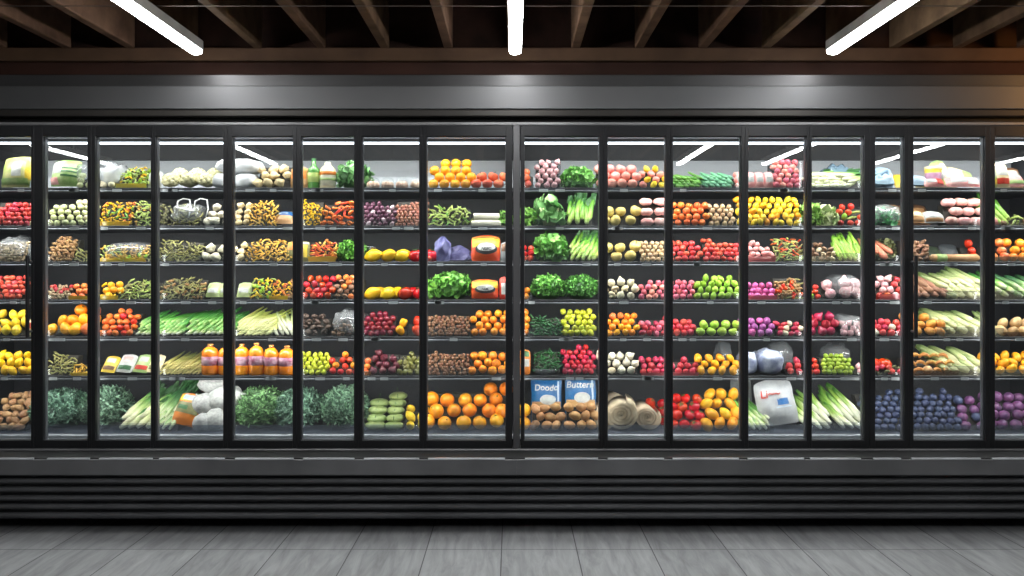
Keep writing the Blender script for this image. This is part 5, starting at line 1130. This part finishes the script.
for k, (a, b, hh, ln, rl, m, w) in enumerate(((948, 964, 30, 16, -16, green_b, 'green and white sausage pack leaning left'), (952, 985, 22, 34, 14, cream, 'cream pack tilted over the pink meat'), (926, 948, 11, 40, 0, pink_, 'low pink meat pack beside the yellow tub'), (948, 984, 13, 34, 0, pink_, 'long pink meat pack at the shelf front'))):
    pouch(0, a, b, hh, 'meat_pack', 'pack', w, m, t=7, lean=ln, roll=rl, seed=170 + k, dy=.07 if k < 2 else .0, patches=[('label_panel', .15, .6, .3, .8, white_b), ('printed_band', .62, .95, .15, .85, [cream, green_b, red_, white_b][k])])
for k, (a, b, hh, ln, m, w) in enumerate(((896, 920, 26, 30, tan_, 'tan bread bag behind the fourteenth door stile'), (910, 930, 17, 44, tan_, 'tan bread bag in front'), (926, 950, 16, 44, white_b, 'white topped bread bag'), (914, 948, 26, 30, brown_, 'brown bread bag at the rear'))):
    pouch(1, a, b, hh, 'bread_bag', 'bread', w, m, t=11, lean=ln, seed=180 + k, dy=.0 if k in (1, 2) else .13, patches=[('label_panel', .15, .85, .3, .7, [cream, cream, white_b, tan_][k]), ('printed_band', .1, .9, .05, .2, tan_)])
pile(1, 951, 990, 27, 5.4, 'meat', tr='clear', ang=64, jit=.1, rot=lambda r: (r.uniform(0, 6), r.uniform(-.1, .1), r.uniform(-.35, .35)), kinds2=['pmeat'], p2=.35, words='pink rolled fillet', sp=1.1)
pile(2, 908, 932, 24, 4.2, 'broot', tr='clear', prof='left', parts=False)
lg = MB().tube([(-.135, 0, 0), (-.12, 0, 0), (-.02, 0, 0), (.12, 0, .002), (.135, 0, 0)], [.012, .021, .022, .021, .012], 14); o = lg.obj('wrapped_roll', tan_, smooth=True); o.location = (X(957, YF), YF + .03, SZ[2] + .0235); tag(o, 'long tan wrapped roll with green label lying on the third shelf', 'roll'); MB().tube([(-.1, 0, 0), (-.045, 0, 0)], .0228, 14).obj('label_band', green_b, o, smooth=True)
pouch(2, 932, 958, 21, 'dark_pack', 'pack', 'dark green pack leaning behind the wrapped roll', pm_('dim_green', (70, 84, 66)), t=7, lean=46, seed=190, dy=.1); pouch(2, 956, 976, 20, 'dark_pack', 'pack', 'dim grey pack behind the wrapped roll', pm_('dim_grey', (84, 88, 92)), t=7, lean=30, seed=191, dy=.12); pile(2, 974, 990, 22, 4.4, 'ropep', tr=None, words='red brown pepper', parts=False, y0=YF + .06)
bundle(3, 908, 955, 26, 3.7, 'sweet_potato', 'sweet potato', 'long brown sweet potato', mat('long_sweet_potato', (182, 132, 106), (134, 90, 70), rough=.6, scale=12, var=.1), lean=-.5, layers=3, beta=34, n=6, taper=.5)
bok = mat('pale_celery', (1, 1, 1), stops=[(0, (216, 212, 166)), (.35, (184, 192, 132)), (1, (104, 132, 70))], scale=16, rough=.4, var=.22)
bundle(3, 945, 990, 26, 3.4, 'celery_stalk', 'celery', 'pale celery stalk slanting left', bok, lean=-.75, layers=3, beta=32, n=6, taper=.8, tr='cream', fence=9)
pile(4, 908, 948, 24, 4.8, 'opot', prof='left', tr='clear', kinds2=['yorange'], p2=.25); bundle(4, 936, 990, 28, 4.4, 'celery_stalk', 'celery', 'thick pale celery stalk slanting left', bok, lean=-.7, layers=3, beta=36, n=5, taper=.8, tr='cream', fence=10)
pile(5, 908, 957, 24, 4.6, 'croi', tr='brown', fence=8, jit=.12, rot=lambda r: (r.uniform(.8, 1.4), r.uniform(-.3, .3), r.uniform(-.5, .5)), kinds2=['bun'], p2=.1); bundle(5, 944, 990, 28, 4.0, 'leek', 'leek', 'pale thick leek slanting left', bok, lean=-.7, layers=3, beta=36, n=6, taper=.85, tr='cream', fence=10)
pile(6, 909, 964, 41, 3.8, 'blueb', tr=None, ang=46, jit=.25, parts=False, words='large blueberry'); pile(6, 964, 989, 38, 5.2, 'plum', tr=None, ang=46, kinds2=['blueb'], p2=.2, parts=False, words='small purple plum')
# ---- sixteenth door
for k, (a, b, hh, ln, m, w) in enumerate(((990, 1001, 24, 16, green_b, 'green edged deli pack beside the last stile'), (998, 1014, 27, 18, cream, 'tall cream deli pack with red print'), (1010, 1030, 17, 40, pink_, 'pink deli pack lying low'), (1014, 1040, 26, 26, brown_, 'brown deli pack at the rear'))):
    pouch(0, a, b, hh, 'deli_pack', 'pack', w, m, t=8, lean=ln, seed=200 + k, dy=.1 if k == 3 else 0, patches=[('label_panel', .15, .85, .45, .8, white_b), ('printed_band', .1, .9, .12, .34, [yel, red_, green_b, tan_][k])])
bundle(1, 990, 1016, 28, 3.0, 'celery_stalk', 'celery', 'green celery stalk leaning left', cel, lean=-.45, layers=2, beta=56, n=5, taper=.75, tr=None); pouch(1, 990, 1004, 11, 'deli_pack', 'pack', 'low pink pack before the celery', pink_, t=7, lean=36, seed=211); pile(1, 1004, 1046, 12, 3.3, 'bmush', words='pale brown mushroom', tr='cream', kinds2=['bean'], p2=.4)
pile(2, 990, 1012, 19, 4.6, 'apric', words='large orange apricot', tr='cream', fence=8, parts=False); pile(2, 1012, 1046, 21, 4.6, 'mand', tr='cream', fence=8, words='bright mandarin', parts=False)
bundle(3, 990, 1020, 27, 3.6, 'leek', 'leek', 'green leek leaning left', green_leek, lean=-.8, layers=3, beta=36, n=5, taper=.9, tr='cream', fence=9); bundle(3, 1018, 1050, 27, 3.6, 'leek', 'leek', 'dark green leek leaning left', MATS['dark_leek'], lean=-.7, layers=3, beta=36, n=4, taper=.9)
bundle(4, 990, 1002, 22, 3.0, 'celery_stalk', 'celery', 'short pale celery stalk', bok, lean=-.5, layers=2, beta=40, n=3, tr='cream', fence=9); pile(4, 1002, 1046, 20, 5.2, 'bun', tr='brown', fence=7, prof='mound')
pile(5, 990, 1046, 24, 5.0, 'mango', words='yellow orange mango', tr='cream', fence=9, ang=36)
pile(6, 991, 1050, 42, 5.8, 'plum', tr=None, ang=46, parts=False)
# ------------------------------------------------------------------ camera, lamps, world
cam = bpy.data.cameras.new('camera'); cam.sensor_width = 36; cam.lens = F / 1024 * 36; cam.shift_y = (HY - 288) / 1024
co = bpy.data.objects.new('camera', cam); COL.objects.link(co); co.location = (0, -D, CH); co.rotation_euler = (PI / 2, 0, 0)
scene.camera = co
w = bpy.data.worlds.new('world'); scene.world = w; w.use_nodes = True
w.node_tree.nodes['Background'].inputs[0].default_value = lin((120, 124, 130)); w.node_tree.nodes['Background'].inputs[1].default_value = .05
# warm glow from a lamp beyond the right edge
l = bpy.data.lights.new('warm_lamp', 'SPOT'); l.energy = 110; l.color = (1, .48, .14); l.spot_size = 1.5; l.spot_blend = 1; l.shadow_soft_size = .15
o = bpy.data.objects.new('warm_lamp', l); COL.objects.link(o); o.location = (3.9, -1.1, 2.2)
o.rotation_euler = (Vector((3.3, 0.1, 2.7)) - Vector(o.location)).to_track_quat('-Z', 'Y').to_euler()
c = scene.cycles
c.use_denoising = True; c.max_bounces = 7; c.diffuse_bounces = 3; c.glossy_bounces = 3; c.transmission_bounces = 4; c.transparent_max_bounces = 20
c.caustics_reflective = False; c.caustics_refractive = False; c.sample_clamp_indirect = 4.0
scene.view_settings.view_transform = 'Standard'; scene.view_settings.look = 'None'; scene.view_settings.exposure = 0.0
print('COUNTS', {k: v for k, v in sorted(COUNT.items()) if v > 120}, sum(COUNT.values()))
